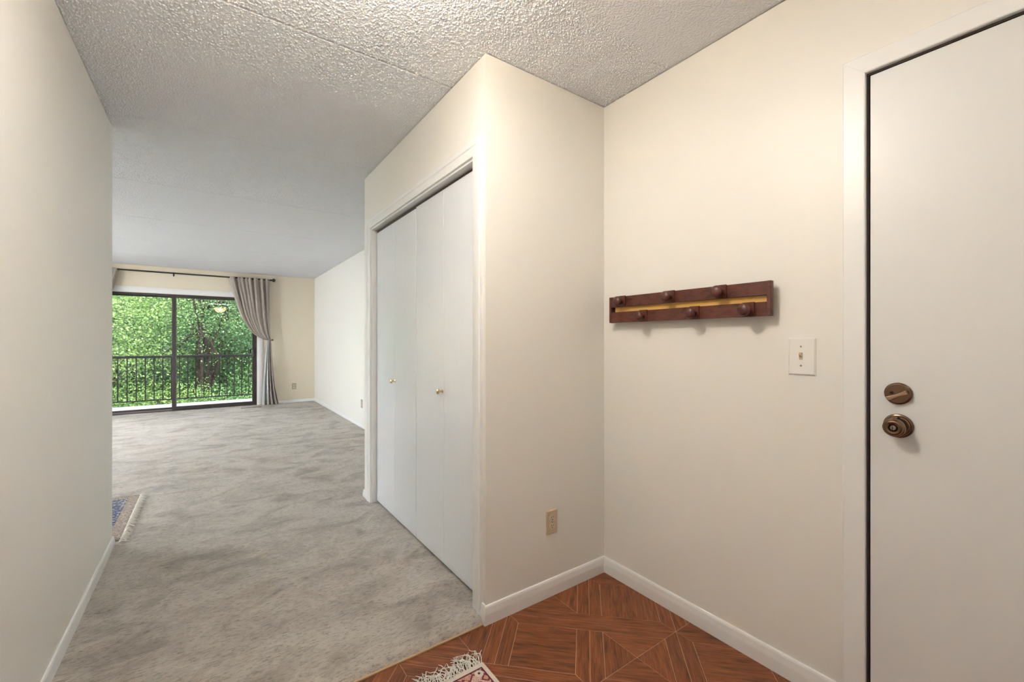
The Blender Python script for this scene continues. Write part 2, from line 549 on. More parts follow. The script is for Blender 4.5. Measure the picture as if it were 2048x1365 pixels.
poly = [(XW, 0), (G0, 0), (G0, GT), (G1, GT), (G1, 0), (XR + 0.13, 0), (XR + 0.13, H), (XW, H)]
structure(MB().prism(poly, 'Y', YB, YB + 0.14).build('wall_back', M['wall_back']), 'cream living room wall around the sliding glass door', 'wall')
# unseen window, added so more daylight reaches the living room
wroot = structure(empty('fill_window', (XW, (WY0 + WY1) / 2, WZ0)), 'unseen white framed window added to let daylight into the living room', 'window')
for z0, z1 in ((WZ0, WZ0 + 0.045), (WZ1 - 0.045, WZ1)):
    MB().box((XW - 0.09, WY0, z0), (XW - 0.03, WY1, z1)).build('frame_rail', M['trim'], wroot)
for k in range(5):
    y = WY0 + (WY1 - WY0 - 0.045) * k / 4
    MB().box((XW - 0.09, y, WZ0 + 0.045), (XW - 0.03, y + 0.045, WZ1 - 0.045)).build('mullion', M['trim'], wroot)
    if k < 4: MB().box((XW - 0.062, y + 0.045, WZ0 + 0.045), (XW - 0.058, y + (WY1 - WY0 - 0.045) / 4, WZ1 - 0.045)).build('pane', M['glass'], wroot)
# closet box
C0, C1, CT = 1.641, 3.12, 2.03
structure(MB().box((XC, YC, 0), (XR, YC + 0.075, H)).build('wall_closet_side', M['wall']), 'cream side wall of the closet with a low outlet', 'wall')
poly = [(YC + 0.075, 0), (C0, 0), (C0, CT), (C1, CT), (C1, 0), (3.21, 0), (3.21, H), (YC + 0.075, H)]
structure(MB().prism(poly, 'X', XC, XC + 0.095).build('wall_closet_front', M['wall']), 'cream wall above and around the white bifold closet doors', 'wall')
structure(MB().box((XC, 3.21, 0), (XR, 3.285, H)).build('wall_closet_end', M['wall']), 'cream end wall of the closet facing the living room', 'wall')

# ceiling: backing slab with one panel between each pair of joints
ceil = structure(MB().box((XW - 0.12, YE - 0.12, H + 0.014), (XR + 0.13, YB + 0.14, H + 0.12)).build('ceiling', M['popcorn']), 'white popcorn textured ceiling with straight panel joints', 'ceiling')
joints = [YE - 0.12, -0.61, 0.625, 1.862, 3.09, 4.345, 5.60, 6.85, 8.06, YB + 0.14]
for a, b_ in zip(joints[:-1], joints[1:]):
    p = MB()
    ga = 0.003
    x0, x1 = XW - 0.12, XR + 0.13
    zb = H + 0.0035
    prof = [(a + ga, H + 0.016), (a + ga, zb + 0.006), (a + ga + 0.006, zb - 0.0008), (a + ga + 0.03, zb),
            (b_ - ga - 0.03, zb), (b_ - ga - 0.006, zb - 0.0008), (b_ - ga, zb + 0.006), (b_ - ga, H + 0.016)]
    p.prism(prof, 'X', x0, x1)
    pan = p.build('ceiling_panel', M['popcorn'], ceil)
    # nubs of the sprayed texture, as far as they can be seen singly
    y0, y1 = max(a + 0.006, 1.15), b_ - 0.006
    if y1 <= y0: continue
    dens = 9500 if y1 < 2.5 else 7500 if y1 < 3.5 else 5000 if y1 < 4.5 else 4800
    xa, xb = (-0.8 if y1 < 4.5 else -1.6), XR
    far = y1 > 4.5
    cnt = int((xb - xa) * (y1 - y0) * dens)
    cx_, cy_ = rng.uniform(xa, xb, cnt), rng.uniform(y0, y1, cnt)
    ok = ~((cx_ > XC) & (cy_ > YC) & (cy_ < 3.285)) & ~((cx_ < XL) & (cy_ < YL))
    cx_, cy_ = cx_[ok], cy_[ok]
    cnt = len(cx_)
    rr_ = rng.uniform(0.0021, 0.0048, cnt)
    th = rng.uniform(0, 2 * PI, cnt)
    el = rng.uniform(0.7, 1.5, cnt)
    ringv = []
    NQ = 4 if far else 6
    for (fr0, fz) in (((1.0, 0.0),) if far else ((1.0, 0.0), (0.78, 0.62))):
        for q in range(NQ):
            w = rr_ * fr0 * rng.uniform(0.8, 1.2, cnt)
            lx, ly = w * np.cos(q * 2 * PI / NQ) * el, w * np.sin(q * 2 * PI / NQ)
            ringv.append(np.stack([cx_ + lx * np.cos(th) - ly * np.sin(th), cy_ + lx * np.sin(th) + ly * np.cos(th), zb + 0.0006 - rr_ * 0.95 * fz], 1))
    ringv.append(np.stack([cx_, cy_, zb - rr_ * 0.90], 1))
    V = np.stack(ringv, 1).reshape(-1, 3)
    tri = []
    for q in range(NQ):
        k = (q + 1) % NQ
        tri += [(q, 4, k)] if far else [(q, 6 + q, 6 + k), (q, 6 + k, k), (6 + q, 12, 6 + k)]
    T = (np.arange(cnt)[:, None, None] * (5 if far else 13) + np.array(tri)[None]).reshape(-1)
    me = bpy.data.meshes.new('popcorn_nubs')
    me.vertices.add(len(V)); me.vertices.foreach_set('co', V.ravel())
    me.loops.add(len(T)); me.loops.foreach_set('vertex_index', T.astype(np.int32))
    me.polygons.add(len(T) // 3); me.polygons.foreach_set('loop_start', (np.arange(len(T) // 3) * 3).astype(np.int32))
    me.update(calc_edges=True)
    me.polygons.foreach_set('use_smooth', np.ones(len(T) // 3, bool))
    me.materials.append(M['nubs'])
    nb_ = bpy.data.objects.new('popcorn_nubs', me); COL.objects.link(nb_); nb_.parent = pan
    nb_['kind'] = 'stuff'
for lo, hi in (((XW - 0.18, YE - 0.18), (XW - 0.121, YB + 0.20)), ((XR + 0.131, YE - 0.18), (XR + 0.19, YB + 0.20)), ((XW - 0.121, YE - 0.18), (XR + 0.131, YE - 0.121)), ((XW - 0.121, YB + 0.141), (XR + 0.131, YB + 0.20))):
    MB().box((*lo, H - 0.08), (*hi, H + 0.12)).build('light_seal', M['trim'], ceil)  # unseen strips added outside the walls to keep sky light out of the ceiling gap

# exterior slab under everything, so no light leaks from below
structure(MB().box((XW - 0.12, YE - 0.12, -0.25), (XR + 0.13, YB + 0.14, -0.004)).build('floor_slab', M['deck']), 'concrete slab beneath the carpet and parquet', 'floor')


# ------------------------------------------------------------------ parquet
def clip(poly, x0, x1, y0, y1):
    def cut(pl, ax, val, keep_less):
        out_ = []
        for i in range(len(pl)):
            p, q = pl[i], pl[(i + 1) % len(pl)]
            ip = (p[ax] <= val) if keep_less else (p[ax] >= val)
            iq = (q[ax] <= val) if keep_less else (q[ax] >= val)
            if ip: out_.append(p)
            if ip != iq:
                t = (val - p[ax]) / (q[ax] - p[ax])
                out_.append(tuple(p[k] + t * (q[k] - p[k]) for k in (0, 1)))
        return out_
    for ax, val, kl in ((0, x1, True), (0, x0, False), (1, y1, True), (1, y0, False)):
        poly = cut(poly, ax, val, kl)
        if len(poly) < 3: return []
    res = []
    for p in poly:
        if not res or math.dist(p, res[-1]) > 1e-4: res.append(p)
    if len(res) > 1 and math.dist(res[0], res[-1]) < 1e-4: res.pop()
    return res


def area(pl):
    return 0.5 * sum(pl[i][0] * pl[(i + 1) % len(pl)][1] - pl[(i + 1) % len(pl)][0] * pl[i][1] for i in range(len(pl)))


def inset(pl, g):
    if area(pl) < 0: pl = pl[::-1]
    n = len(pl); lines = []
    for i in range(n):
        p, q = np.array(pl[i]), np.array(pl[(i + 1) % n])
        d = (q - p) / np.linalg.norm(q - p)
        nrm = np.array((-d[1], d[0]))
        lines.append((p + nrm * g, d))
    out_ = []
    for i in range(n):
        p1, d1 = lines[i - 1]; p2, d2 = lines[i]
        den = d1[0] * d2[1] - d1[1] * d2[0]
        if abs(den) < 1e-6:
            out_.append(tuple(p2)); continue
        t = ((p2[0] - p1[0]) * d2[1] - (p2[1] - p1[1]) * d2[0]) / den
        out_.append(tuple(p1 + d1 * t))
    return out_


PQ_Y1 = 1.546
floor = MB().box((XL, YE, -0.003), (XR, PQ_Y1, -0.0006)).build('floor', M['joint'])
structure(floor, 'glossy reddish brown parquet floor of the entry', 'floor')
U0, V0, PITCH, W = 2.633, 0.032, 0.501, 0.0755
UV2XY = lambda u, v: ((u + v) / 2, (u - v) / 2)
rest = {'v': [], 'f': [], 'uv': []}


def lay(name, uvpoly, along):
    """along: 'u' or 'v' (grain direction)"""
    pl = clip([UV2XY(*p) for p in uvpoly], XL + 0.001, XR - 0.001, YE + 0.001, PQ_Y1)
    if len(pl) < 3 or abs(area(pl)) < 2e-5: return
    pl = inset(pl, 0.0009)
    if area(pl) < 2e-5: return
    n = len(pl)
    c = np.mean(np.array(pl), axis=0)
    g = np.array((1, 1)) / math.sqrt(2) if along == 'u' else np.array((1, -1)) / math.sqrt(2)
    t = np.array((-g[1], g[0]))
    zt = 0.0004 + rng.uniform(-0.0001, 0.0001)
    top = inset(pl, 0.0005)
    allv = [(p[0], p[1], -0.0012) for p in pl] + [(p[0], p[1], zt - 0.0003) for p in pl] + [(p[0], p[1], zt) for p in top]
    faces = [tuple(range(2 * n, 3 * n))]
    for k in (0, 1):
        faces += [(k * n + i, k * n + (i + 1) % n, (k + 1) * n + (i + 1) % n, (k + 1) * n + i) for i in range(n)]
    if c[1] > -0.35:
        me = bpy.data.meshes.new(name)
        me.from_pydata([(x - c[0], y - c[1], z) for x, y, z in allv], [], faces)
        o = bpy.data.objects.new(name, me); o.location = (c[0], c[1], 0)
        COL.objects.link(o); o.parent = floor
        me.materials.append(M['parquet'])
        uvl = me.uv_layers.new(name='UVMap')
        for lp in me.loops:
            p = np.array(me.vertices[lp.vertex_index].co[:2])
            uvl.data[lp.index].uv = (float(p @ g), float(p @ t))
    else:
        k0 = len(rest['v'])
        rest['v'] += allv
        off = rng.uniform(0, 20, 2)
        rest['uv'] += [(float(np.array(q[:2]) @ g + off[0]), float(np.array(q[:2]) @ t + off[1])) for q in allv]
        rest['f'] += [tuple(i + k0 for i in f) for f in faces]


for i in range(-8, 3):
    for j in range(-6, 10):
        u, v = U0 + i * PITCH, V0 + j * PITCH
        # cell
        a0, a1, b0, b1 = u + W, u + PITCH - W, v + W, v + PITCH - W
        if (i + j) % 2:
            cu, cv = (a0 + a1) / 2, (b0 + b1) / 2
            lay('parquet_triangle', [(a1, b0), (a1, b1), (cu, cv)], 'v')
            lay('parquet_triangle', [(a0, b1), (a0, b0), (cu, cv)], 'v')
            lay('parquet_triangle', [(a0, b0), (a1, b0), (cu, cv)], 'u')
            lay('parquet_triangle', [(a1, b1), (a0, b1), (cu, cv)], 'u')
        else:
            lay('parquet_square', [(a0, b0), (a1, b0), (a1, b1), (a0, b1)], 'v' if i % 2 else 'u')
        # long strips along v start at mitred nodes
        if (i + j) % 2:
            for s in (-1, 1):
                lay('parquet_strip', [(u, v), (u, v + 2 * PITCH), (u + s * W, v + 2 * PITCH - W), (u + s * W, v + W)], 'v')
                lay('parquet_strip', [(u, v), (u + PITCH - W, v), (u + PITCH - W, v + s * W), (u + W, v + s * W)], 'u')
                lay('parquet_strip', [(u, v), (u - PITCH + W, v), (u - PITCH + W, v + s * W), (u - W, v + s * W)], 'u')
me = bpy.data.meshes.new('parquet_rest')
me.from_pydata(rest['v'], [], rest['f'])
uvl = me.uv_layers.new(name='UVMap')
for lp in me.loops: uvl.data[lp.index].uv = rest['uv'][lp.vertex_index]
me.materials.append(M['parquet'])
o = bpy.data.objects.new('parquet_rest', me); COL.objects.link(o); o.parent = floor; o['kind'] = 'stuff'


# ------------------------------------------------------------------ carpet
def vnoise(x, y, seed):
    r_ = np.random.default_rng(seed)
    tab = r_.random((64, 64))
    xi, yi = np.floor(x).astype(int), np.floor(y).astype(int)
    fx, fy = x - xi, y - yi
    fx = fx * fx * (3 - 2 * fx); fy = fy * fy * (3 - 2 * fy)
    g = lambda a, b_: tab[a % 64, b_ % 64]
    return (g(xi, yi) * (1 - fx) + g(xi + 1, yi) * fx) * (1 - fy) + (g(xi, yi + 1) * (1 - fx) + g(xi + 1, yi + 1) * fx) * fy


xs = np.concatenate([np.linspace(XW, -0.60, 60, endpoint=False), np.linspace(-0.60, 1.0, 150, endpoint=False), np.linspace(1.0, XR, 30)])
ys = np.concatenate([np.linspace(1.552, 1.62, 12, endpoint=False), np.linspace(1.62, 4.8, 290, endpoint=False), np.linspace(4.8, YB, 150)])
X, Y = np.meshgrid(xs, ys)
ca, sa = math.cos(R(28)), math.sin(R(28))
A, B = X * ca + Y * sa, -X * sa + Y * ca
Z = CZ + 0.0035 * (vnoise(A * 3.1, B * 5.5, 1) - 0.5) + 0.0045 * (vnoise(A * 9 + 3, B * 26, 2) - 0.5) + 0.0035 * (vnoise(A * 22, B * 60 + 9, 3) - 0.5) + 0.002 * (vnoise(X * 75, Y * 75, 4) - 0.5)
e = np.clip((Y - 1.552) / 0.05, 0, 1)
Z = np.where(Y < 1.61, 0.006 + (Z - 0.006) * np.sqrt(np.clip(e * (2 - e), 0, 1)), Z)
nx, ny = len(xs), len(ys)
verts = np.stack([X.ravel(), Y.ravel(), Z.ravel()], 1)
idx = np.arange(nx * ny).reshape(ny, nx)
quads = np.stack([idx[:-1, :-1].ravel(), idx[:-1, 1:].ravel(), idx[1:, 1:].ravel(), idx[1:, :-1].ravel()], 1)
me = bpy.data.meshes.new('floor_carpet')
me.from_pydata(verts.tolist(), [], quads.tolist())
for p in me.polygons: p.use_smooth = True
me.materials.append(M['carpet'])
carpet = bpy.data.objects.new('floor_carpet', me); COL.objects.link(carpet)
structure(carpet, 'worn beige cut pile carpet running to the sliding door', 'carpet')

# raw wood edge between carpet and parquet
strip = MB()
n = 60
px_ = np.linspace(XL + 0.001, XC - 0.014, n)
wob = np.array([0.0016 * math.sin(k * 1.7) + rng.uniform(-0.0012, 0.0012) for k in range(n)])
vs_, fs = [], []
for k in range(n):
    vs_ += [(px_[k], 1.5465, 0.0), (px_[k], 1.5465, 0.0045), (px_[k], 1.556 + wob[k], 0.007), (px_[k], 1.556 + wob[k], 0.0)]
for k in range(n - 1):
    for s in range(4):
        t = (s + 1) % 4
        fs.append((4 * k + s, 4 * k + t, 4 * k + 4 + t, 4 * k + 4 + s))
fs += [(0, 1, 2, 3), (4 * n - 1, 4 * n - 2, 4 * n - 3, 4 * n - 4)]
structure(strip.add(vs_, fs).build('trim_1', M['tan_strip']), 'thin tan raw wood strip between carpet and parquet', 'trim')


# ------------------------------------------------------------------ baseboards
def baseboard(name, p0, p1, normal, label, z0=0.0, h=0.080, t=0.0125, caps=(0, 0)):
    """p0->p1 along the wall foot; normal points into the room; caps add length at either end (mitred corner)"""
    p0 = np.array(p0, float); p1 = np.array(p1, float); nr = np.array(normal, float)
    d = (p1 - p0) / np.linalg.norm(p1 - p0)
    prof = [(0, 0), (t, 0), (t, h * 0.52), (t * 0.98, h * 0.62), (t * 0.78, h * 0.74), (t * 0.74, h * 0.84), (t * 0.66, h * 0.93), (t * 0.42, h * 0.985), (0, h)]
    vs_ = []
    for base, c, sg in ((p0, caps[0], -1), (p1, caps[1], 1)):
        for a, z in prof:
            q = base + nr * a + d * sg * c * a
            vs_.append((q[0], q[1], z0 + z))
    k = len(prof)
    fs = [tuple(range(k))[::-1], tuple(range(k, 2 * k))] + [(i, (i + 1) % k, k + (i + 1) % k, k + i) for i in range(k)]
    o = MB().add(vs_, fs).build(name, M['trim'], smooth=40)
    return structure(o, label, 'baseboard')


CASE_W = 0.068
baseboard('baseboard_closet_side', (XC, YC), (XR, YC), (0, -1), 'white baseboard under the outlet on the closet side', caps=(1, -1))
baseboard('baseboard_closet_corner', (XC, YC), (XC, C0 - CASE_W - 0.001), (-1, 0), 'short white baseboard return beside the closet casing', caps=(1, 0), h=0.083)
baseboard('baseboard_right', (XR, YC), (XR, D1 + 0.062), (-1, 0), 'white baseboard below the wooden coat rack', caps=(-1, 0))
baseboard('baseboard_left', (XL, YE), (XL, YL + 0.004), (1, 0), 'white rounded baseboard along the hall wall', z0=0.004, caps=(0, 0))
baseboard('baseboard_closet_end', (XC, C1 + CASE_W + 0.001), (XC, 3.285), (-1, 0), 'stub of white baseboard at the far end of the closet', z0=0.006, caps=(0, 1))
baseboard('baseboard_living', (XR, 3.285), (XR, YB), (-1, 0), 'white baseboard along the bright living room wall', z0=0.004, caps=(0, -1))
baseboard('baseboard_back', (0.80, YB), (XR, YB), (0, -1), 'white baseboard beneath the outlet at the window wall', z0=0.004, caps=(0, -1))
baseboard('baseboard_dining', (XW, YL), (XL, YL), (0, 1), 'white baseboard around the end of the hall wall', z0=0.004)
baseboard('baseboard_window', (XW, YB), (G0 - 0.08, YB), (0, -1), 'white baseboard on the far side of the sliding door', z0=0.004)


# ------------------------------------------------------------------ casings
def casing_profile(w, t, flip=1):
    # across the width: inner edge thin, outer edge thick
    return [(0, 0), (0, t * 0.62), (w * 0.08, t * 0.72), (w * 0.55, t * 0.80), (w * 0.62, t), (w * 0.92, t), (w, t * 0.8), (w, 0)]


def casing_U(name, mat, plane, sgn, a0, a1, zt, w, t, z0, label, cat='trim', legs=(True, True), flat=False):
    """mitred casing around an opening from a0 to a1 (along Y when plane is ('X',val), along X when ('Y',val)); sgn: out of the wall"""
    root = empty(name)
    structure(root, label, cat)
    prof = casing_profile(w, t)
    if flat:
        prof = [(0, 0), (0, t * 0.9), (w * 0.05, t), (w * 0.95, t), (w, t * 0.85), (w, 0)]
    k = len(prof)

    def P(a, z, d):
        return (plane[1] + sgn * d, a, z) if plane[0] == 'X' else (a, plane[1] + sgn * d, z)

    def piece(nm, ends):
        vs_ = [P(*q) for e_ in ends for q in e_]
        fs = [tuple(range(k))[::-1], tuple(range(k, 2 * k))] + [(i, (i + 1) % k, k + (i + 1) % k, k + i) for i in range(k)]
        MB().add(vs_, fs).build(nm, mat, root, smooth=30)
    g = 0.0003
    if legs[0]: piece('side_casing', [[(a0 - p, z0, d) for p, d in prof], [(a0 - p, zt + p - g, d) for p, d in prof]])
    if legs[1]: piece('side_casing', [[(a1 + p, z0, d) for p, d in prof], [(a1 + p, zt + p - g, d) for p, d in prof]])
    piece('head_casing', [[(a0 - p, zt + p, d) for p, d in prof], [(a1 + p, zt + p, d) for p, d in prof]])
    return root


cas = casing_U('trim_2', M['trim'], ('X', XC), -1, C0, C1, CT, CASE_W, 0.017, 0.006, 'white casing framing the closet opening')
# jamb liners of the closet
MB().box((XC, C1 - 0.0005, 0.0), (XC + 0.095, C1 - 0.012, CT)).build('jamb', M['trim'], cas)
MB().box((XC, C0 + 0.0005, 0.0), (XC + 0.095, C0 + 0.012, CT)).build('jamb', M['trim'], cas)
MB().box((XC, C0 + 0.012, CT - 0.012), (XC + 0.095, C1 - 0.012, CT - 0.0005)).build('head_jamb', M['trim'], cas)
MB().box((XC + 0.042, C0 + 0.013, CT - 0.040), (XC + 0.070, C1 - 0.013, CT - 0.0125)).build('track', M['chipped'], cas)

cas2 = casing_U('trim_3', M['trim'], ('X', XR), -1, D0, D1, DT, 0.058, 0.019, 0.001, 'flat white casing framing the entry door', flat=True)
MB().box((XR - 0.002, D1 - 0.0055, 0.0), (XR + 0.128, D1 - 0.0005, DT)).build('jamb', M['chipped'], cas2)
MB().box((XR - 0.002, D0 + 0.0005, 0.0), (XR + 0.128, D0 + 0.0055, DT)).build('jamb', M['chipped'], cas2)
MB().box((XR - 0.002, D0 + 0.0055, DT - 0.0055), (XR + 0.128, D1 - 0.0055, DT - 0.0005)).build('head_jamb', M['chipped'], cas2)
MB().box((XR + 0.0505, D0 + 0.0055, 0.0), (XR + 0.128, D1 - 0.0055, DT - 0.0055)).build('weatherstrip', M['dark_gap'], cas2)

casing_U('trim_4', M['trim'], ('Y', YB), -1, G0, G1, GT, 0.095, 0.018, 0.03, 'wide white casing around the sliding glass door', flat=True)


# ------------------------------------------------------------------ closet bifold doors
def knob_brass(parent, y, z, x):
    o = MB().lathe([(0.0095, 0), (0.0095, 0.002), (0.005, 0.004), (0.0042, 0.013), (0.0075, 0.018), (0.0125, 0.021), (0.0145, 0.026), (0.013, 0.031), (0.007, 0.0335), (0.0001, 0.034)], (x, y, z), 'X', 24, -1).build('knob', M['brass'], parent, smooth=50)
    return o


XD = XC + 0.034
quarter = (C1 - C0 - 0.026) / 4
edges = [C0 + 0.013 + quarter * k for k in range(5)]
for n_, (k0, ylab, lab) in enumerate(((0, 0, 'white bifold closet door nearest the outlet wall, one brass knob'), (2, 2, 'white bifold closet door nearest the living room, one brass knob'))):
    root = empty('door_%d' % (n_ + 2), (XD, edges[k0], CZ))
    structure(root, lab, 'door')
    for k in (k0, k0 + 1):
        gap0 = 0.0026 if k % 2 == 0 else 0.0008
        gap1 = 0.0008 if k % 2 == 0 else 0.0026
        ztop = CT - 0.030 if k < 2 else CT - 0.036
        p = MB().box((XD, edges[k] + gap0, 0.050), (XD + 0.030, edges[k + 1] - gap1, ztop)).build('door_panel', M['closet_door'], root, bevel=0.0008)
    if n_ == 0: knob_brass(root, edges[1] + 0.012, 0.947, XD)
    else: knob_brass(root, edges[3] - 0.016, 0.947, XD)

# ------------------------------------------------------------------ entry door
XE = XR - 0.004
door = MB().box((XE, D0 + 0.009, 0.006), (XE + 0.045, D1 - 0.0095, DT - 0.0095)).build('door_1', M['entry_door'], bevel=0.0015)
structure(door, 'white flush entry door with bronze knob and deadbolt', 'door')
KY = 0.371
# deadbolt
db = MB().lathe([(0.0325, 0), (0.0325, 0.007), (0.0305, 0.0095), (0.0285, 0.0105), (0.027, 0.0125), (0.0001, 0.0132)], (XE, KY, 1.052), 'X', 48, -1).build('deadbolt', M['bronze'], door, smooth=25)
ang = R(27)
half = [(-0.025, 0.0062), (-0.013, 0.0046), (0.0, 0.0038), (0.013, 0.0046), (0.025, 0.0062)]
outl = [(a, w) for a, w in half] + [(a, -w) for a, w in half[::-1]]
outl = [(KY - 0.001 - (a * math.cos(ang) + w * math.sin(ang)), 1.0475 + a * math.sin(ang) - w * math.cos(ang)) for a, w in outl]
MB().prism(outl, 'X', XE - 0.0285, XE - 0.0115).build('thumb_turn', M['bronze_light'], db, bevel=0.0012)
MB().lathe([(0.0042, 0), (0.0042, 0.0015), (0.0001, 0.002)], (XE - 0.0128, KY + 0.013, 1.054), 'X', 16, -1).build('screw', M['slot'], db)
# knob: one lathe for rose, another for the knob, a lock button
kb = MB().lathe([(0.0355, 0), (0.0355, 0.005), (0.034, 0.008), (0.031, 0.0095), (0.0295, 0.0095), (0.0285, 0.0115), (0.0265, 0.013), (0.0125, 0.0145), (0.0115, 0.02)], (XE, KY, 0.955), 'X', 48, -1).build('door_knob', M['bronze'], door, smooth=25)
MB().lathe([(0.0115, 0.014), (0.012, 0.028), (0.015, 0.033), (0.0235, 0.038), (0.0262, 0.043), (0.0265, 0.049), (0.0255, 0.052), (0.0235, 0.0535), (0.0228, 0.0565), (0.021, 0.059), (0.017, 0.0605), (0.0115, 0.0595), (0.009, 0.057), (0.0075, 0.0545)], (XE, KY, 0.955), 'X', 48, -1).build('knob_grip', M['bronze'], kb, smooth=25)
MB().lathe([(0.0066, 0.0545), (0.0066, 0.0605), (0.0055, 0.0615), (0.0001, 0.0618)], (XE, KY, 0.955), 'X', 24, -1).build('lock_button', M['screw'], kb, smooth=30)
MB().box((XE - 0.0625, KY - 0.0008, 0.9495), (XE - 0.0612, KY + 0.0008, 0.9605)).build('button_slot', M['slot'], kb)
MB().lathe([(0.0038, 0.0115), (0.0038, 0.0145), (0.0001, 0.015)], (XE, KY - 0.003, 0.9795), 'X', 16, -1).build('screw', M['slot'], kb)

# ------------------------------------------------------------------ coat rack
RX0, RX1 = 1.645, 1.667          # front and back of the frame
RY0, RY1 = 0.709, 1.468
Z0, Z1, Z2, Z3 = 1.301, 1.353, 1.378, 1.429
rack = empty('coat_rack', (XR, (RY0 + RY1) / 2, Z0))
tag(rack, 'mahogany stained wooden coat rack with six round knobs on two rails', 'coat rack')
MB().box((RX0 + 0.0015, RY0 + 0.014, Z2), (RX1 - 0.002, RY1 - 0.012, Z3 - 0.0005)).build('rail', M['rack'], rack, bevel=0.0008)
MB().box((RX0 + 0.0015, RY0 + 0.014, Z0 + 0.0005), (RX1 - 0.002, RY1 - 0.012, Z1)).build('rail', M['rack'], rack, bevel=0.0008)
MB().box((RX0, RY0, Z0), (RX1, RY0 + 0.0145, Z3)).build('end_post', M['rack'], rack, bevel=0.002)
MB().box((RX0, RY1 - 0.0125, Z0), (RX1, RY1, Z3)).build('end_post', M['rack'], rack, bevel=0.0012)
MB().box((RX1 - 0.0035, RY0 + 0.013, Z1 - 0.012), (RX1 + 0.004, RY1 - 0.024, Z2 + 0.012)).build('back_slat', M['maple'], rack)
MB().box((RX1 - 0.004, RY1 - 0.0238, Z1 - 0.005), (RX1 + 0.004, RY1 - 0.0127, Z2 + 0.005)).build('gap_shade_block', M['slot'], rack)  # black filler painting in the shade of the gap at the slot's end
for y in (RY0 + 0.16, RY1 - 0.16):
    MB().box((RX1 - 0.003, y - 0.02, Z2 + 0.013), (XR, y + 0.02, Z3 - 0.012)).build('wall_spacer', M['rack'], rack)
for y, z in ((1.384, 1.403), (1.116, 1.403), (0.889, 1.403), (1.258, 1.326), (1.002, 1.326), (0.784, 1.326)):
    za, zb = (Z2 - 0.0008, Z3 + 0.0018) if z > 1.36 else (Z0 - 0.0008, Z1 + 0.0018)
    hb = MB().box((RX0 - 0.0045, y - 0.019, za), (RX0 + 0.0030, y + 0.024, zb)).build('knob_block', M['rack'], rack, bevel=0.0007)
    MB().lathe([(0.0105, 0.0), (0.0095, 0.012), (0.0088, 0.020), (0.0125, 0.0235), (0.0195, 0.0265), (0.0230, 0.0305), (0.0238, 0.034), (0.0228, 0.0385), (0.0185, 0.0435), (0.011, 0.0468), (0.0001, 0.048)], (RX0 - 0.004, y + 0.0015, z), 'X', 32, -1).build('knob', M['rack_knob'], hb, smooth=60)

# ------------------------------------------------------------------ switch and outlets
def plate(mb, axis, pos, sgn, a0, a1, z0, z1, t=0.006, r=0.006):
    """bevelled cover plate; sgn: direction out of the wall"""
    def P(a, z, d): return (pos + sgn * d, a, z) if axis == 'X' else (a, pos + sgn * d, z)
    vs_ = [P(a0, z0, 0), P(a1, z0, 0), P(a1, z1, 0), P(a0, z1, 0),
           P(a0, z0, t * 0.35), P(a1, z0, t * 0.35), P(a1, z1, t * 0.35), P(a0, z1, t * 0.35),
           P(a0 + r, z0 + r, t), P(a1 - r, z0 + r, t), P(a1 - r, z1 - r, t), P(a0 + r, z1 - r, t)]
    fs = [(0, 1, 2, 3), (8, 9, 10, 11)]
    for k in (0, 4):
        fs += [(k + i, k + (i + 1) % 4, k + 4 + (i + 1) % 4, k + 4 + i) for i in range(4)]
    return mb.add(vs_, fs)


sw = plate(MB(), 'X', XR, -1, 0.586, 0.671, 1.090, 1.220, t=0.006, r=0.0045).build('light_switch', M['plate_white'], origin=(XR, 0.628, 1.155))
tag(sw, 'white light switch plate with one ivory toggle', 'switch')
sy, sz = 0.630, 1.157
MB().box((XR - 0.0066, sy - 0.0055, sz - 0.0125), (XR - 0.0045, sy + 0.0055, sz + 0.0125)).build('toggle_slot', M['grey_plate'], sw, bevel=0.0005)
MB().add([(XR - 0.005, sy - 0.0045, sz - 0.006), (XR - 0.005, sy + 0.0045, sz - 0.006), (XR - 0.005, sy + 0.0045, sz + 0.006), (XR - 0.005, sy - 0.0045, sz + 0.006),
          (XR - 0.0175, sy - 0.0032, sz + 0.005), (XR - 0.0175, sy + 0.0032, sz + 0.005), (XR - 0.0165, sy + 0.0032, sz + 0.0105), (XR - 0.0165, sy - 0.0032, sz + 0.0105)],
         [(0, 1, 2, 3), (4, 5, 6, 7), (0, 1, 5, 4), (1, 2, 6, 5), (2, 3, 7, 6), (3, 0, 4, 7)]).build('toggle', M['toggle'], sw, bevel=0.0008)
for dz in (-0.0335, 0.0335):
    MB().lathe([(0.0032, 0), (0.0032, 0.001), (0.0001, 0.0014)], (XR - 0.006, sy, sz + dz), 'X', 14, -1).build('screw', M['screw'], sw)


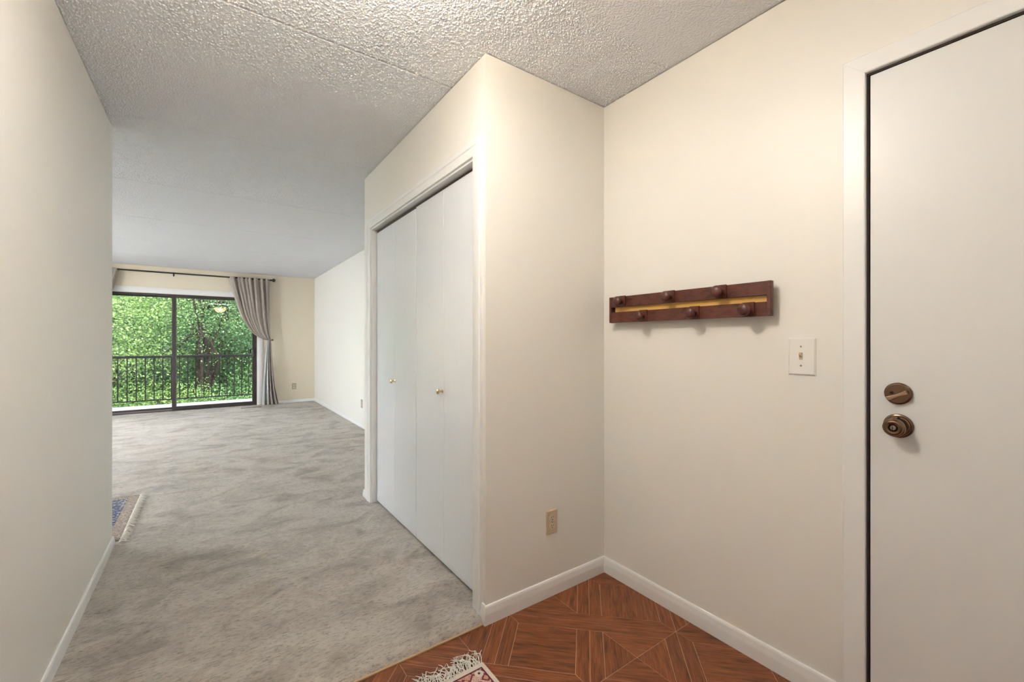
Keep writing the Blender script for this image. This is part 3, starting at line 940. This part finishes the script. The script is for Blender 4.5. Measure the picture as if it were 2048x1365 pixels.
def outlet(axis, pos, sgn, a, z, label, m_plate, m_face, detail=True):
    org = (pos, a, z) if axis == 'X' else (a, pos, z)
    o = plate(MB(), axis, pos, sgn, a - 0.0345, a + 0.0345, z - 0.057, z + 0.057, r=0.004).build('wall_outlet', m_plate, origin=org)
    tag(o, label, 'outlet')

    def B_(a0, a1, z0, z1, d0, d1):
        if axis == 'X': return ((min(pos + sgn * d0, pos + sgn * d1), a0, z0), (max(pos + sgn * d0, pos + sgn * d1), a1, z1))
        return ((a0, min(pos + sgn * d0, pos + sgn * d1), z0), (a1, max(pos + sgn * d0, pos + sgn * d1), z1))
    for dz in (0.0195, -0.0195):
        # rounded receptacle face
        pl = []
        for t in np.linspace(0, 2 * PI, 24, endpoint=False):
            pl.append((a + 0.0172 * math.cos(t), z + dz + max(-0.0135, min(0.0135, 0.0172 * math.sin(t)))))
        rc = MB().prism(pl, axis, pos + sgn * 0.004, pos + sgn * 0.0078).build('receptacle', m_face, o)
        for da, hh in ((-0.0062, 0.0042), (0.0062, 0.0036)):
            MB().box(*B_(a + da - 0.0012, a + da + 0.0012, z + dz + 0.003 - hh + 0.001, z + dz + 0.003 + hh + 0.001, 0.006, 0.0081)).build('slot', M['slot'], rc)
        hole = [(a + 0.0026 * math.cos(t), z + dz - 0.0072 + 0.0026 * math.sin(t)) for t in np.linspace(0, 2 * PI, 12, endpoint=False)]
        MB().prism(hole, axis, pos + sgn * 0.006, pos + sgn * 0.0081).build('ground_hole', M['slot'], rc)
    MB().lathe([(0.003, 0), (0.003, 0.001), (0.0001, 0.0012)], (pos + sgn * 0.006, a, z) if axis == 'X' else (a, pos + sgn * 0.006, z), axis, 12, sgn).build('screw', M['screw'], o)
    return o


outlet('Y', YC, -1, 1.331, 0.348, 'ivory duplex outlet low on the closet side wall', M['ivory'], M['ivory_face'])
outlet('Y', YB, -1, 1.330, 0.338, 'small beige outlet near the curtain on the window wall', M['grey_plate'], M['ivory_face'])
outlet('X', XR, -1, 5.92, 0.355, 'grey outlet on the bright living room wall seen edge-on', M['grey_plate'], M['ivory_face'])

# ------------------------------------------------------------------ sliding glass door
sd = empty('door_4', ((G0 + G1) / 2, YB, 0))
structure(sd, 'dark bronze sliding glass door with two large panes', 'door')
fy0, fy1 = YB - 0.004, YB + 0.110
ft, fb = GT - 0.002, 0.030
MB().box((G0, fy0, ft - 0.032), (G1, fy1, ft)).build('head_frame', M['bronze_frame'], sd, bevel=0.002)
MB().box((G0, fy0, fb), (G1, fy1, fb + 0.020)).build('sill_track', M['bronze_frame'], sd, bevel=0.002)
MB().box((G0, fy0, fb + 0.02), (G0 + 0.022, fy1, ft - 0.032)).build('jamb', M['bronze_frame'], sd)
MB().box((G1 - 0.022, fy0, fb + 0.02), (G1, fy1, ft - 0.032)).build('jamb', M['bronze_frame'], sd)
for z in (fb + 0.020,):
    MB().box((G0 + 0.022, YB + 0.050, z), (G1 - 0.022, YB + 0.056, z + 0.012)).build('track_rail', M['track'], sd)


def panel(name, x0, x1, y0, y1, stile, top, bot, stile_in):
    zb, zt = fb + 0.022, ft - 0.033
    p = empty(name, ((x0 + x1) / 2, (y0 + y1) / 2, zb))
    p.parent = sd
    p.location = np.array(((x0 + x1) / 2, (y0 + y1) / 2, zb)) - parent_world(sd)
    sl, sr = stile
    MB().box((x0, y0, zb), (x0 + sl, y1, zt)).build('stile', M['bronze_frame'], p, bevel=0.003)
    MB().box((x1 - sr, y0, zb), (x1, y1, zt)).build('stile', M['bronze_frame'], p, bevel=0.003)
    MB().box((x0 + sl, y0, zt - top), (x1 - sr, y1, zt)).build('top_rail', M['bronze_frame'], p, bevel=0.003)
    MB().box((x0 + sl, y0, zb), (x1 - sr, y1, zb + bot)).build('bottom_rail', M['bronze_frame'], p, bevel=0.003)
    ym = (y0 + y1) / 2
    MB().box((x0 + sl - 0.006, ym - 0.003, zb + bot - 0.006), (x1 - sr + 0.006, ym + 0.003, zt - top + 0.006)).build('glass_pane', M['glass'], p)
    # pale gasket line beside the inner stile
    return p


pa = panel('fixed_panel', G0 + 0.022, -0.452, YB + 0.058, YB + 0.092, (0.045, 0.045), 0.022, 0.040, 1)
pb = panel('sliding_panel', -0.512, G1 - 0.022, YB + 0.010, YB + 0.046, (0.048, 0.050), 0.022, 0.052, 0)
MB().box((-0.464, YB + 0.014, 0.11), (-0.4605, YB + 0.024, 1.93)).build('gasket', M['track'], pb)
hx = G1 - 0.022 - 0.030
MB().box((hx - 0.012, YB - 0.012, 0.915), (hx + 0.012, YB + 0.011, 1.06)).build('handle_plate', M['bronze_frame'], pb, bevel=0.003)
MB().sweep([(hx - 0.004, YB - 0.010, 0.93), (hx - 0.004, YB - 0.038, 0.945), (hx - 0.004, YB - 0.038, 1.03), (hx - 0.004, YB - 0.010, 1.045)], 0.007, 8).build('pull_handle', M['bronze_frame'], pb, smooth=40)
MB().box((hx - 0.058, YB + 0.048, 0.985), (hx - 0.030, YB + 0.085, 1.065)).build('outer_pull', M['black_iron'], pb, bevel=0.003)

# ------------------------------------------------------------------ curtain rod and curtains
YRD = YB - 0.115
ROD_Z = 2.335
rod = empty('curtain_rod', (-0.44, YB, ROD_Z))
tag(rod, 'long thin black curtain rod with ball finials above sliding door', 'curtain rod')
RX_L, RX_R = -1.815, 0.925
MB().sweep([(RX_L, YRD, ROD_Z), (RX_R, YRD, ROD_Z)], 0.0125, 14).build('pole', M['black_iron'], rod, smooth=50)
for x, s in ((RX_L, -1), (RX_R, 1)):
    MB().lathe([(0.018, 0), (0.018, 0.010), (0.011, 0.014), (0.013, 0.022), (0.025, 0.030), (0.032, 0.043), (0.033, 0.056), (0.027, 0.070), (0.014, 0.080), (0.0001, 0.082)], (x, YRD, ROD_Z), 'X', 20, s).build('finial', M['black_iron'], rod, smooth=50)
for x in (-1.70, -0.486, 0.905):
    br = MB().box((x - 0.011, YB - 0.004, ROD_Z - 0.040), (x + 0.011, YB, ROD_Z + 0.028)).build('bracket', M['black_iron'], rod)
    MB().sweep([(x, YB - 0.003, ROD_Z - 0.020), (x, YRD, ROD_Z - 0.020), (x, YRD - 0.010, ROD_Z - 0.010)], 0.006, 8).build('bracket_arm', M['black_iron'], br)

TIE_Z = 1.228
left_pts = [(2.352, 0.272), (2.30, 0.278), (2.15, 0.318), (2.0, 0.361), (1.82, 0.408), (1.65, 0.460), (1.50, 0.540), (1.40, 0.602), (1.338, 0.655), (1.28, 0.725), (1.245, 0.790), (TIE_Z, 0.868)]
zz_ = np.array([p[0] for p in left_pts])[::-1]; xx_ = np.array([p[1] for p in left_pts])[::-1]


def curtain_side(mirror, label, hl_label):
    MX = (lambda x: -0.878 - x) if mirror else (lambda x: x)
    root = empty('curtain', (MX(0.75), YRD, 0))
    tag(root, label, 'curtain', 'tied back taupe curtains')
    NS, NF = 150, 6.0

    def sheet(name, mat, z_lo, z_hi, s0, s1, nz):
        vs_, fs = [], []
        ss = np.linspace(s0, s1, int(NS * (s1 - s0)) + 2)
        zs = np.linspace(z_lo, z_hi, nz)
        for z in zs:
            for s in ss:
                if z >= TIE_Z:
                    xl = float(np.interp(z, zz_, xx_)); xr = 0.905 + 0.022 * max(0, 1 - (z - TIE_Z) / 0.5) ** 2
                    k = (z - TIE_Z) / (2.35 - TIE_Z)
                    amp = 0.012 + 0.030 * min(1, k * 1.3)
                    # strands sag: gather toward the tie with the inner edge lower
                    x = xl + (xr - xl) * (s ** (1.0 + 0.25 * (1 - k)))
                    fold = (0.55 + 0.45 * math.sin(9 * s + 1.3)) * math.sin(2 * PI * NF * s + 1.5 * math.sin(5 * s + 2 * k)) + 0.40 * math.sin(2 * PI * NF * 1.7 * s + 1.0 + 1.5 * k)
                    y = YRD - 0.012 + amp * fold - 0.018 * (1 - k)
                    if z > 2.30:
                        y = YRD - 0.012 + (amp * (1 - (z - 2.30) / 0.06 * 0.45)) * fold * 0.8
                else:
                    k = (TIE_Z - z) / TIE_Z
                    xl = 0.868 - 0.085 * k ** 0.6; xr = 0.927 + 0.035 * k ** 0.6 + 0.105 * k ** 2.6
                    amp = 0.010 + 0.030 * min(1, k * 1.6)
                    x = xl + (xr - xl) * s
                    fold = math.sin(2 * PI * 4.2 * s + 0.5 + 1.2 * k) + 0.4 * math.sin(2 * PI * 9 * s)
                    y = YRD - 0.030 + amp * fold + 0.012 * k
                vs_.append((MX(x), y, z))
        m_ = len(ss)
        for i in range(nz - 1):
            for j in range(m_ - 1):
                fs.append((i * m_ + j, i * m_ + j + 1, (i + 1) * m_ + j + 1, (i + 1) * m_ + j))
        o = MB().add(vs_, fs).build(name, mat, root, smooth=70)
        md = o.modifiers.new('cloth', 'SOLIDIFY'); md.thickness = 0.0025
        return o
    sheet('drape', M['curtain'], TIE_Z, 2.352, 0, 1, 70)
    sheet('drape_tail', M['curtain'], CZ + 0.004, TIE_Z, 0.46, 1, 50)
    sheet('lining', M['lining'], CZ + 0.004, TIE_Z, 0.0, 0.50, 50)
    # tie band
    band = [(MX(0.898 + 0.034 * math.cos(t)), YRD - 0.030 + 0.040 * math.sin(t), TIE_Z + 0.006 * math.cos(t)) for t in np.linspace(0, 2 * PI, 25)]
    MB().sweep(band, 0.0065, 8).build('tie_band', M['curtain'], root, smooth=60)
    hb = empty('curtain_holdback', (MX(0.955), YB, TIE_Z))
    tag(hb, hl_label, 'holdback', 'curtain holdbacks')
    MB().lathe([(0.016, 0), (0.016, 0.004), (0.006, 0.008), (0.0055, 0.085), (0.0055, 0.10)], (MX(0.955), YB, TIE_Z), 'Y', 14, -1).build('post', M['vent'], hb, smooth=40)
    MB().lathe([(0.007, 0.098), (0.016, 0.104), (0.018, 0.110), (0.012, 0.117), (0.0001, 0.119)], (MX(0.955), YB, TIE_Z), 'Y', 18, -1).build('knob', M['vent'], hb, smooth=40)


curtain_side(False, 'taupe curtain tied back beside the beige outlet wall', 'small dark holdback knob by the fully visible curtain')
curtain_side(True, 'taupe curtain mostly hidden by the hall wall', 'small dark holdback knob on the hidden side of sliding door')

# ------------------------------------------------------------------ floor register
vy, vx = 8.79, 0.605
fr_ = empty('floor_register', (vx, vy, CZ))
tag(fr_, 'narrow brown metal floor register in the carpet by sliding door', 'vent')
fz = CZ + 0.002
fw, fd = 0.155, 0.040
mbv = MB()
ring = [(-fw, -fd), (fw, -fd), (fw, fd), (-fw, fd)]
inner = [(-fw + 0.012, -fd + 0.010), (fw - 0.012, -fd + 0.010), (fw - 0.012, fd - 0.010), (-fw + 0.012, fd - 0.010)]
vs_ = [(vx + a, vy + b_, fz - 0.004) for a, b_ in ring] + [(vx + a, vy + b_, fz + 0.003) for a, b_ in ring] + [(vx + a, vy + b_, fz + 0.005) for a, b_ in inner] + [(vx + a, vy + b_, fz - 0.004) for a, b_ in inner]
fs = []
for k in range(3): fs += [(4 * k + i, 4 * k + (i + 1) % 4, 4 * k + 4 + (i + 1) % 4, 4 * k + 4 + i) for i in range(4)]
fs += [(12 + i, 12 + (i + 1) % 4, (i + 1) % 4, i) for i in range(4)]
mbv.add(vs_, fs).build('frame', M['vent'], fr_)
MB().box((vx - fw + 0.01, vy - fd + 0.008, fz - 0.0039), (vx + fw - 0.01, vy + fd - 0.008, fz - 0.003)).build('duct', M['slot'], fr_)
for k in range(14):
    x = vx - fw + 0.022 + k * 0.0207
    MB().box((x - 0.0035, vy - fd + 0.0105, fz - 0.002), (x + 0.0035, vy + fd - 0.0105, fz + 0.004)).build('louver', M['vent'], fr_)


# ------------------------------------------------------------------ rugs
def fringe_strands(mb, p0, p1, out_dir, n, length, z0, spread=0.5, zl=0.012, seed=1, rad=0.0011, curl=1.0):
    r_ = np.random.default_rng(seed)
    p0 = np.array(p0, float); p1 = np.array(p1, float); d = np.array(out_dir, float)
    side = np.array((-d[1], d[0]))
    for k in range(n):
        t = (k + r_.uniform(-0.3, 0.3)) / n
        clump = round(t * n / 7) * 7 / n
        base = p0 + (p1 - p0) * t
        L = length * r_.uniform(0.6, 1.15)
        ang_ = r_.normal(0, spread)
        dirv = d * math.cos(ang_) + side * math.sin(ang_) + (p1 - p0) * (clump - t) * 4
        pts = []
        ph = r_.uniform(0, 6); am = r_.uniform(0.1, 0.45) * curl
        for q in np.linspace(0, 1, 6):
            w = am * L * q * math.sin(3 * q + ph) * 0.6
            h = z0 + zl * math.sin(PI * min(1, q * 1.1)) * r_.uniform(0.3, 1.0) + 0.002 * q
            pos = base + dirv * L * q + side * w
            pts.append((pos[0], pos[1], h))
        mb.sweep(pts, [rad] * 5 + [rad * 0.6], 4)
    return mb


# entry rug, only its corner reaches into the picture
rug = empty('entry_rug', (0.42, 0.75, 0))
tag(rug, 'small red and cream fringed rug corner on the parquet', 'rug')
rx0, rx1, ry0, ry1 = 0.06, 0.836, 0.05, 1.366


def slab(mb, x0, x1, y0, y1, z0, z1): return mb.box((x0, y0, z0), (x1, y1, z1))


slab(MB(), rx0, rx1, ry0, ry1, 0.0008, 0.0080).build('woven_base', M['rug_cream'], rug, bevel=0.003)


def frame_ring(x0, x1, y0, y1, w, z0, z1):
    o_ = [(x0, y0), (x1, y0), (x1, y1), (x0, y1)]
    i_ = [(x0 + w, y0 + w), (x1 - w, y0 + w), (x1 - w, y1 - w), (x0 + w, y1 - w)]
    vs_ = [(*p, z0) for p in o_] + [(*p, z1) for p in o_] + [(*p, z1) for p in i_] + [(*p, z0) for p in i_]
    fs = []
    for k in range(3): fs += [(4 * k + i, 4 * k + (i + 1) % 4, 4 * k + 4 + (i + 1) % 4, 4 * k + 4 + i) for i in range(4)]
    fs += [(12 + i, 12 + (i + 1) % 4, (i + 1) % 4, i) for i in range(4)]
    return MB().add(vs_, fs)


frame_ring(rx0 + 0.018, rx1 - 0.018, ry0 + 0.022, ry1 - 0.022, 0.005, 0.007, 0.0092).build('outline_band', M['rug_wine'], rug)
frame_ring(rx0 + 0.023, rx1 - 0.023, ry0 + 0.027, ry1 - 0.027, 0.055, 0.007, 0.0088).build('border_band', M['rug_pink'], rug)
frame_ring(rx0 + 0.078, rx1 - 0.078, ry0 + 0.082, ry1 - 0.082, 0.005, 0.007, 0.0092).build('outline_band', M['rug_wine'], rug)
slab(MB(), rx0 + 0.083, rx1 - 0.083, ry0 + 0.087, ry1 - 0.087, 0.007, 0.0088).build('field', M['rug_field_red'], rug)
# corner motif: pale rosette with a dark eye
MB().lathe([(0.017, 0), (0.017, 0.0015), (0.008, 0.002), (0.0001, 0.002)], (rx1 - 0.043, ry1 - 0.045, 0.0085), 'Z', 8, 1).build('rosette', M['rug_cream'], rug)
MB().lathe([(0.005, 0), (0.005, 0.0008), (0.0001, 0.001)], (rx1 - 0.043, ry1 - 0.045, 0.0103), 'Z', 8, 1).build('rosette_eye', M['rug_wine'], rug)
fo = fringe_strands(MB(), (rx0 + 0.004, ry1 - 0.004), (rx1 - 0.004, ry1 - 0.004), (0, 1), 270, 0.078, 0.0035, 0.5, 0.020, 5, 0.0015, 1.7).build('fringe', M['fringe'], rug, smooth=60)
fo['kind'] = 'stuff'
fo = fringe_strands(MB(), (rx0 + 0.004, ry0 + 0.004), (rx1 - 0.004, ry0 + 0.004), (0, -1), 90, 0.066, 0.0035, 0.45, 0.016, 6, 0.0013, 1.6).build('fringe', M['fringe'], rug, smooth=60)
fo['kind'] = 'stuff'

# rug on the carpet behind the end of the hall wall
rug2 = empty('oriental_rug', (-1.1, 3.8, CZ))
tag(rug2, 'blue and beige fringed oriental rug on carpet behind hall wall', 'rug')
qx0, qx1, qy0, qy1 = -2.05, -0.425, 3.375, 4.275
zc = CZ + 0.0035
slab(MB(), qx0, qx1, qy0, qy1, zc - 0.003, zc + 0.0065).build('woven_base', M['rug_beige'], rug2, bevel=0.003)
frame_ring(qx0 + 0.006, qx1 - 0.006, qy0 + 0.006, qy1 - 0.006, 0.008, zc + 0.006, zc + 0.0078).build('outline_band', M['rug_beige'], rug2)
frame_ring(qx0 + 0.065, qx1 - 0.065, qy0 + 0.065, qy1 - 0.060, 0.007, zc + 0.006, zc + 0.0078).build('outline_band', M['rug_blue'], rug2)
slab(MB(), qx0 + 0.072, qx1 - 0.072, qy0 + 0.072, qy1 - 0.067, zc + 0.005, zc + 0.0076).build('field', M['rug_blue'], rug2)
fo = fringe_strands(MB(), (qx1 - 0.004, qy0 - 0.03), (qx1 - 0.004, qy1 + 0.005), (1, -0.25), 130, 0.046, zc + 0.002, 0.20, 0.016, 8, 0.0026, 0.6).build('fringe', M['fringe'], rug2, smooth=60)
fo['kind'] = 'stuff'

# ------------------------------------------------------------------ entry ceiling lamp and two added fill lamps
def bowl_lamp(loc, label, m_bowl, power):
    x, y = loc
    root = empty('ceiling_lamp', (x, y, H))
    tag(root, label, 'ceiling lamp', 'alabaster bowl ceiling lamps')
    MB().lathe([(0.075, 0), (0.075, -0.006), (0.060, -0.018), (0.020, -0.026), (0.010, -0.030), (0.0001, -0.030)], (x, y, H), 'Z', 28, 1).build('canopy', M['bronze'], root, smooth=40)
    MB().sweep([(x, y, H - 0.028), (x, y, 2.150)], 0.004, 10).build('stem', M['bronze'], root, smooth=40)
    # bowl: outer and inner skins
    prof = [(0.0065, 2.160)] + [(0.172 * math.sin(a), 2.330 - 0.172 * math.cos(a)) for a in np.linspace(0.10, PI / 2, 14)]
    prof += [(0.166 * math.sin(a), 2.332 - 0.166 * math.cos(a)) for a in np.linspace(PI / 2, 0.10, 14)] + [(0.0065, 2.168)]
    MB().lathe(prof, (x, y, 0), 'Z', 40, 1).build('glass_bowl', m_bowl, root, smooth=50)
    pd = bpy.data.lights.new('lamp_light', 'POINT')
    pd.energy = power
    pd.shadow_soft_size = 0.04
    pd.color = (0.73, 0.865, 1.0)
    po = bpy.data.objects.new('lamp_light', pd)
    COL.objects.link(po); po.parent = root
    po.location = (0, 0, 2.262 - H)
    MB().lathe([(0.014, 0), (0.016, -0.006), (0.010, -0.012), (0.006, -0.020), (0.0001, -0.026)], (x, y, 2.161), 'Z', 18, 1).build('finial', M['bronze'], root, smooth=40)
    return root


bowl_lamp((0.295, 0.95), 'amber alabaster bowl lamp on entry ceiling, mirrored in the glass', M['bowl'], LAMP_ENTRY)
bowl_lamp((-3.1, 6.3), 'unseen bowl lamp added to brighten the living room', M['bowl_fill_living'], FILL_LIVING)  # fill light, added out of view for the living room
bowl_lamp((1.10, -0.85), 'unseen bowl lamp added behind the viewer to brighten the entry', M['bowl_fill_hall'], FILL_HALL)  # weak fill light, added out of view to lift the entry

# ------------------------------------------------------------------ balcony
structure(MB().box((-3.2, YB + 0.141, -0.16), (2.6, 10.66, -0.020)).build('balcony_floor', M['deck']), 'pale concrete balcony floor outside the sliding door', 'balcony')
rl = empty('balcony_railing', (0, 10.6, -0.02))
tag(rl, 'dark metal balcony railing with thin upright bars', 'railing')
YRL = 10.60
MB().box((-3.15, YRL - 0.024, 0.882), (2.55, YRL + 0.024, 0.930)).build('top_rail', M['rail_paint'], rl, bevel=0.004)
MB().box((-3.15, YRL - 0.012, 0.066), (2.55, YRL + 0.012, 0.088)).build('bottom_rail', M['rail_paint'], rl)
bal = MB().box((-0.0085, -0.0085, 0), (0.0085, 0.0085, 0.80)).build('baluster', M['rail_paint'], rl)
bal_first = True
for k in range(-14, 22):
    x = -0.216 + 0.1285 * k
    if x < -3.1 or x > 2.5: continue
    o = bal if bal_first else bal.copy()
    if not bal_first: COL.objects.link(o)
    bal_first = False
    o.parent = rl
    o.location = (x, 0, 0.086 + 0.02)
for x in (-3.13, -1.475, 0.79, 2.53):
    MB().box((x - 0.017, YRL - 0.017, -0.021), (x + 0.017, YRL + 0.017, 0.894)).build('post', M['rail_paint'], rl)

# ------------------------------------------------------------------ trees outside
GZ = -7.0
structure(MB().prism([(11.5, GZ - 0.5), (90, GZ - 0.5), (90, 14), (60, 11), (38, 3.5), (31, -2.5), (26, GZ + 1), (20, GZ), (11.5, GZ)], 'X', -60, 60).build('ground', M['lawn']), 'green ground below the trees', 'ground')


def tree(x, y, height, cr, cz, n_leaf, kind, label, leaf=0.085, lean=(0, 0), trunk_r=0.2, group='trees beyond the balcony', n_branch=9, squash=1.0, seed=0):
    r_ = np.random.default_rng(seed)
    root = empty('leafy_tree', (x, y, GZ))
    tag(root, label, 'tree', group)
    mb = MB()
    pts = []; rad = []
    for t in np.linspace(0, 1, 9):
        pts.append((x + lean[0] * t ** 1.5 + 0.10 * math.sin(4 * t + seed), y + lean[1] * t ** 1.5 + 0.1 * math.cos(3 * t + seed), GZ + t * (height * 0.88)))
        rad.append(trunk_r * (1 - 0.80 * t))
    mb.sweep(pts, rad, 9)
    mb.build('trunk', M['bark'], root, smooth=60)
    cen = np.array((x + lean[0] * 0.6, y + lean[1] * 0.6, cz))
    # clusters of leaves near the crown's surface and inside
    ncl = max(14, n_leaf // 160)
    dirs = r_.normal(size=(ncl, 3)); dirs /= np.linalg.norm(dirs, axis=1)[:, None]
    rr = r_.uniform(0.35, 1.0, ncl) ** 0.6
    cl = cen + dirs * rr[:, None] * np.array((cr, cr, cr * 1.15 * squash))
    for k in range(n_branch):
        tgt = cl[r_.integers(ncl)]
        t0 = r_.uniform(0.45, 0.92)
        i0 = int(t0 * 8)
        b0 = np.array(pts[i0]) + (np.array(pts[min(8, i0 + 1)]) - np.array(pts[i0])) * (t0 * 8 - i0)
        mid = (b0 + tgt) / 2 + r_.normal(0, 0.18, 3) + np.array((0, 0, 0.15))
        rb = trunk_r * (0.50 - 0.35 * t0) * r_.uniform(0.7, 1.2) + 0.012
        MB().sweep([b0, (b0 + mid) / 2 + r_.normal(0, 0.05, 3), mid, (mid + tgt) / 2 + r_.normal(0, 0.08, 3), tgt], [rb, rb * 0.85, rb * 0.65, rb * 0.42, rb * 0.15], 6).build('branch', M['bark'], root, smooth=60)
    # leaves
    which = r_.integers(0, ncl, n_leaf)
    sig = cr * 0.17
    c = cl[which] + r_.normal(size=(n_leaf, 3)) * np.array((sig, sig, sig * 0.62))
    ln = leaf * r_.uniform(0.65, 1.3, n_leaf)
    nrm = r_.normal(size=(n_leaf, 3)) * 0.75 + np.array((0, -0.35, 0.85)); nrm /= np.linalg.norm(nrm, axis=1)[:, None]
    ax = r_.normal(size=(n_leaf, 3)); ax -= (ax * nrm).sum(1)[:, None] * nrm; ax /= np.linalg.norm(ax, axis=1)[:, None]
    sd_ = np.cross(nrm, ax)
    L = ln[:, None]
    v = np.stack([c - ax * L * 0.5, c + sd_ * L * 0.30 + nrm * L * 0.07 - ax * L * 0.06, c + ax * L * 0.5 - nrm * L * 0.05, c - sd_ * L * 0.30 + nrm * L * 0.07 - ax * L * 0.06], 1).reshape(-1, 3)
    me = bpy.data.meshes.new('foliage')
    nv = n_leaf * 4
    me.vertices.add(nv); me.vertices.foreach_set('co', (v - np.array((x, y, GZ))).ravel())
    i4 = np.arange(n_leaf)[:, None] * 4
    tri = np.concatenate([i4 + np.array([0, 1, 2]), i4 + np.array([0, 2, 3])], 1).reshape(-1)
    me.loops.add(len(tri)); me.loops.foreach_set('vertex_index', tri.astype(np.int32))
    npoly = len(tri) // 3
    me.polygons.add(npoly); me.polygons.foreach_set('loop_start', (np.arange(npoly) * 3).astype(np.int32))
    try:
        me.polygons.foreach_set('loop_total', np.full(npoly, 3, np.int32))
    except Exception:
        pass
    me.update(calc_edges=True)
    me.materials.append(M['leaf'][kind])
    o = bpy.data.objects.new('foliage', me); COL.objects.link(o)
    o.parent = root
    o['kind'] = 'stuff'
    return root


TREES = [
    # x, y, height, crown radius, crown centre z, leaves, kind, label
    (-2.9, 15.2, 11.5, 2.3, 1.9, 38250, 0, 'bright yellow-green tree filling the pane beside the hall wall', dict(leaf=0.061, trunk_r=0.16)),
    (-0.15, 16.8, 12.5, 2.3, 2.9, 30600, 1, 'mid green tree with dark upright trunk behind the sliding pane', dict(leaf=0.061, trunk_r=0.26, n_branch=14)),
    (1.15, 16.2, 12.0, 2.0, 2.6, 22950, 2, 'dark green tree leaning behind the tied back curtain', dict(leaf=0.061, trunk_r=0.24, lean=(1.6, 0.2), n_branch=12)),
    (-1.2, 14.6, 7.6, 1.9, -1.9, 33150, 0, 'low bright green tree behind the railing below the mullion', dict(leaf=0.055, trunk_r=0.10)),
    (1.2, 14.8, 7.4, 1.9, -1.6, 33150, 1, 'low leafy tree behind the railing under the curtain', dict(leaf=0.055, trunk_r=0.10)),
    (-4.0, 14.4, 7.4, 1.9, -1.8, 22950, 1, 'low leafy tree behind the railing next to hall wall', dict(leaf=0.055, trunk_r=0.10)),
    (-6.0, 16.5, 12.5, 2.6, 1.8, 15300, 1, 'green tree past the hall wall side of the balcony', dict(leaf=0.090)),
    (4.2, 16.5, 12.5, 2.6, 1.6, 15300, 0, 'green tree beyond the balcony behind the outlet wall', dict(leaf=0.090)),
    (-5.4, 21.0, 14.0, 3.2, 2.2, 23800, 2, 'distant dark green tree furthest toward the hall wall', dict(leaf=0.115)),
    (-2.4, 21.5, 14.0, 3.0, 0.6, 23800, 1, 'distant green tree seen through gaps beside the mullion', dict(leaf=0.115)),
    (0.4, 21.0, 15.0, 3.1, 1.8, 27200, 2, 'distant dark green tree behind the upright trunk', dict(leaf=0.115)),
    (3.2, 21.5, 14.0, 3.1, 1.2, 23800, 1, 'distant green tree nearest to the curtain', dict(leaf=0.115)),
    (-7.5, 26.0, 15.0, 4.2, 1.5, 20400, 2, 'furthest dark tree mass toward the hall wall', dict(leaf=0.164)),
    (-2.0, 27.0, 16.0, 4.5, 1.5, 25500, 2, 'furthest dark tree mass straight beyond the mullion', dict(leaf=0.164)),
    (3.5, 26.5, 16.0, 4.5, 1.5, 25500, 2, 'furthest dark tree mass beyond the curtain', dict(leaf=0.164)),
]
for k, (x, y, h, cr, cz, nl, kd, lab, kw) in enumerate(TREES):
    tree(x, y, h, cr, cz, nl, kd, lab, seed=20 + k, **kw)
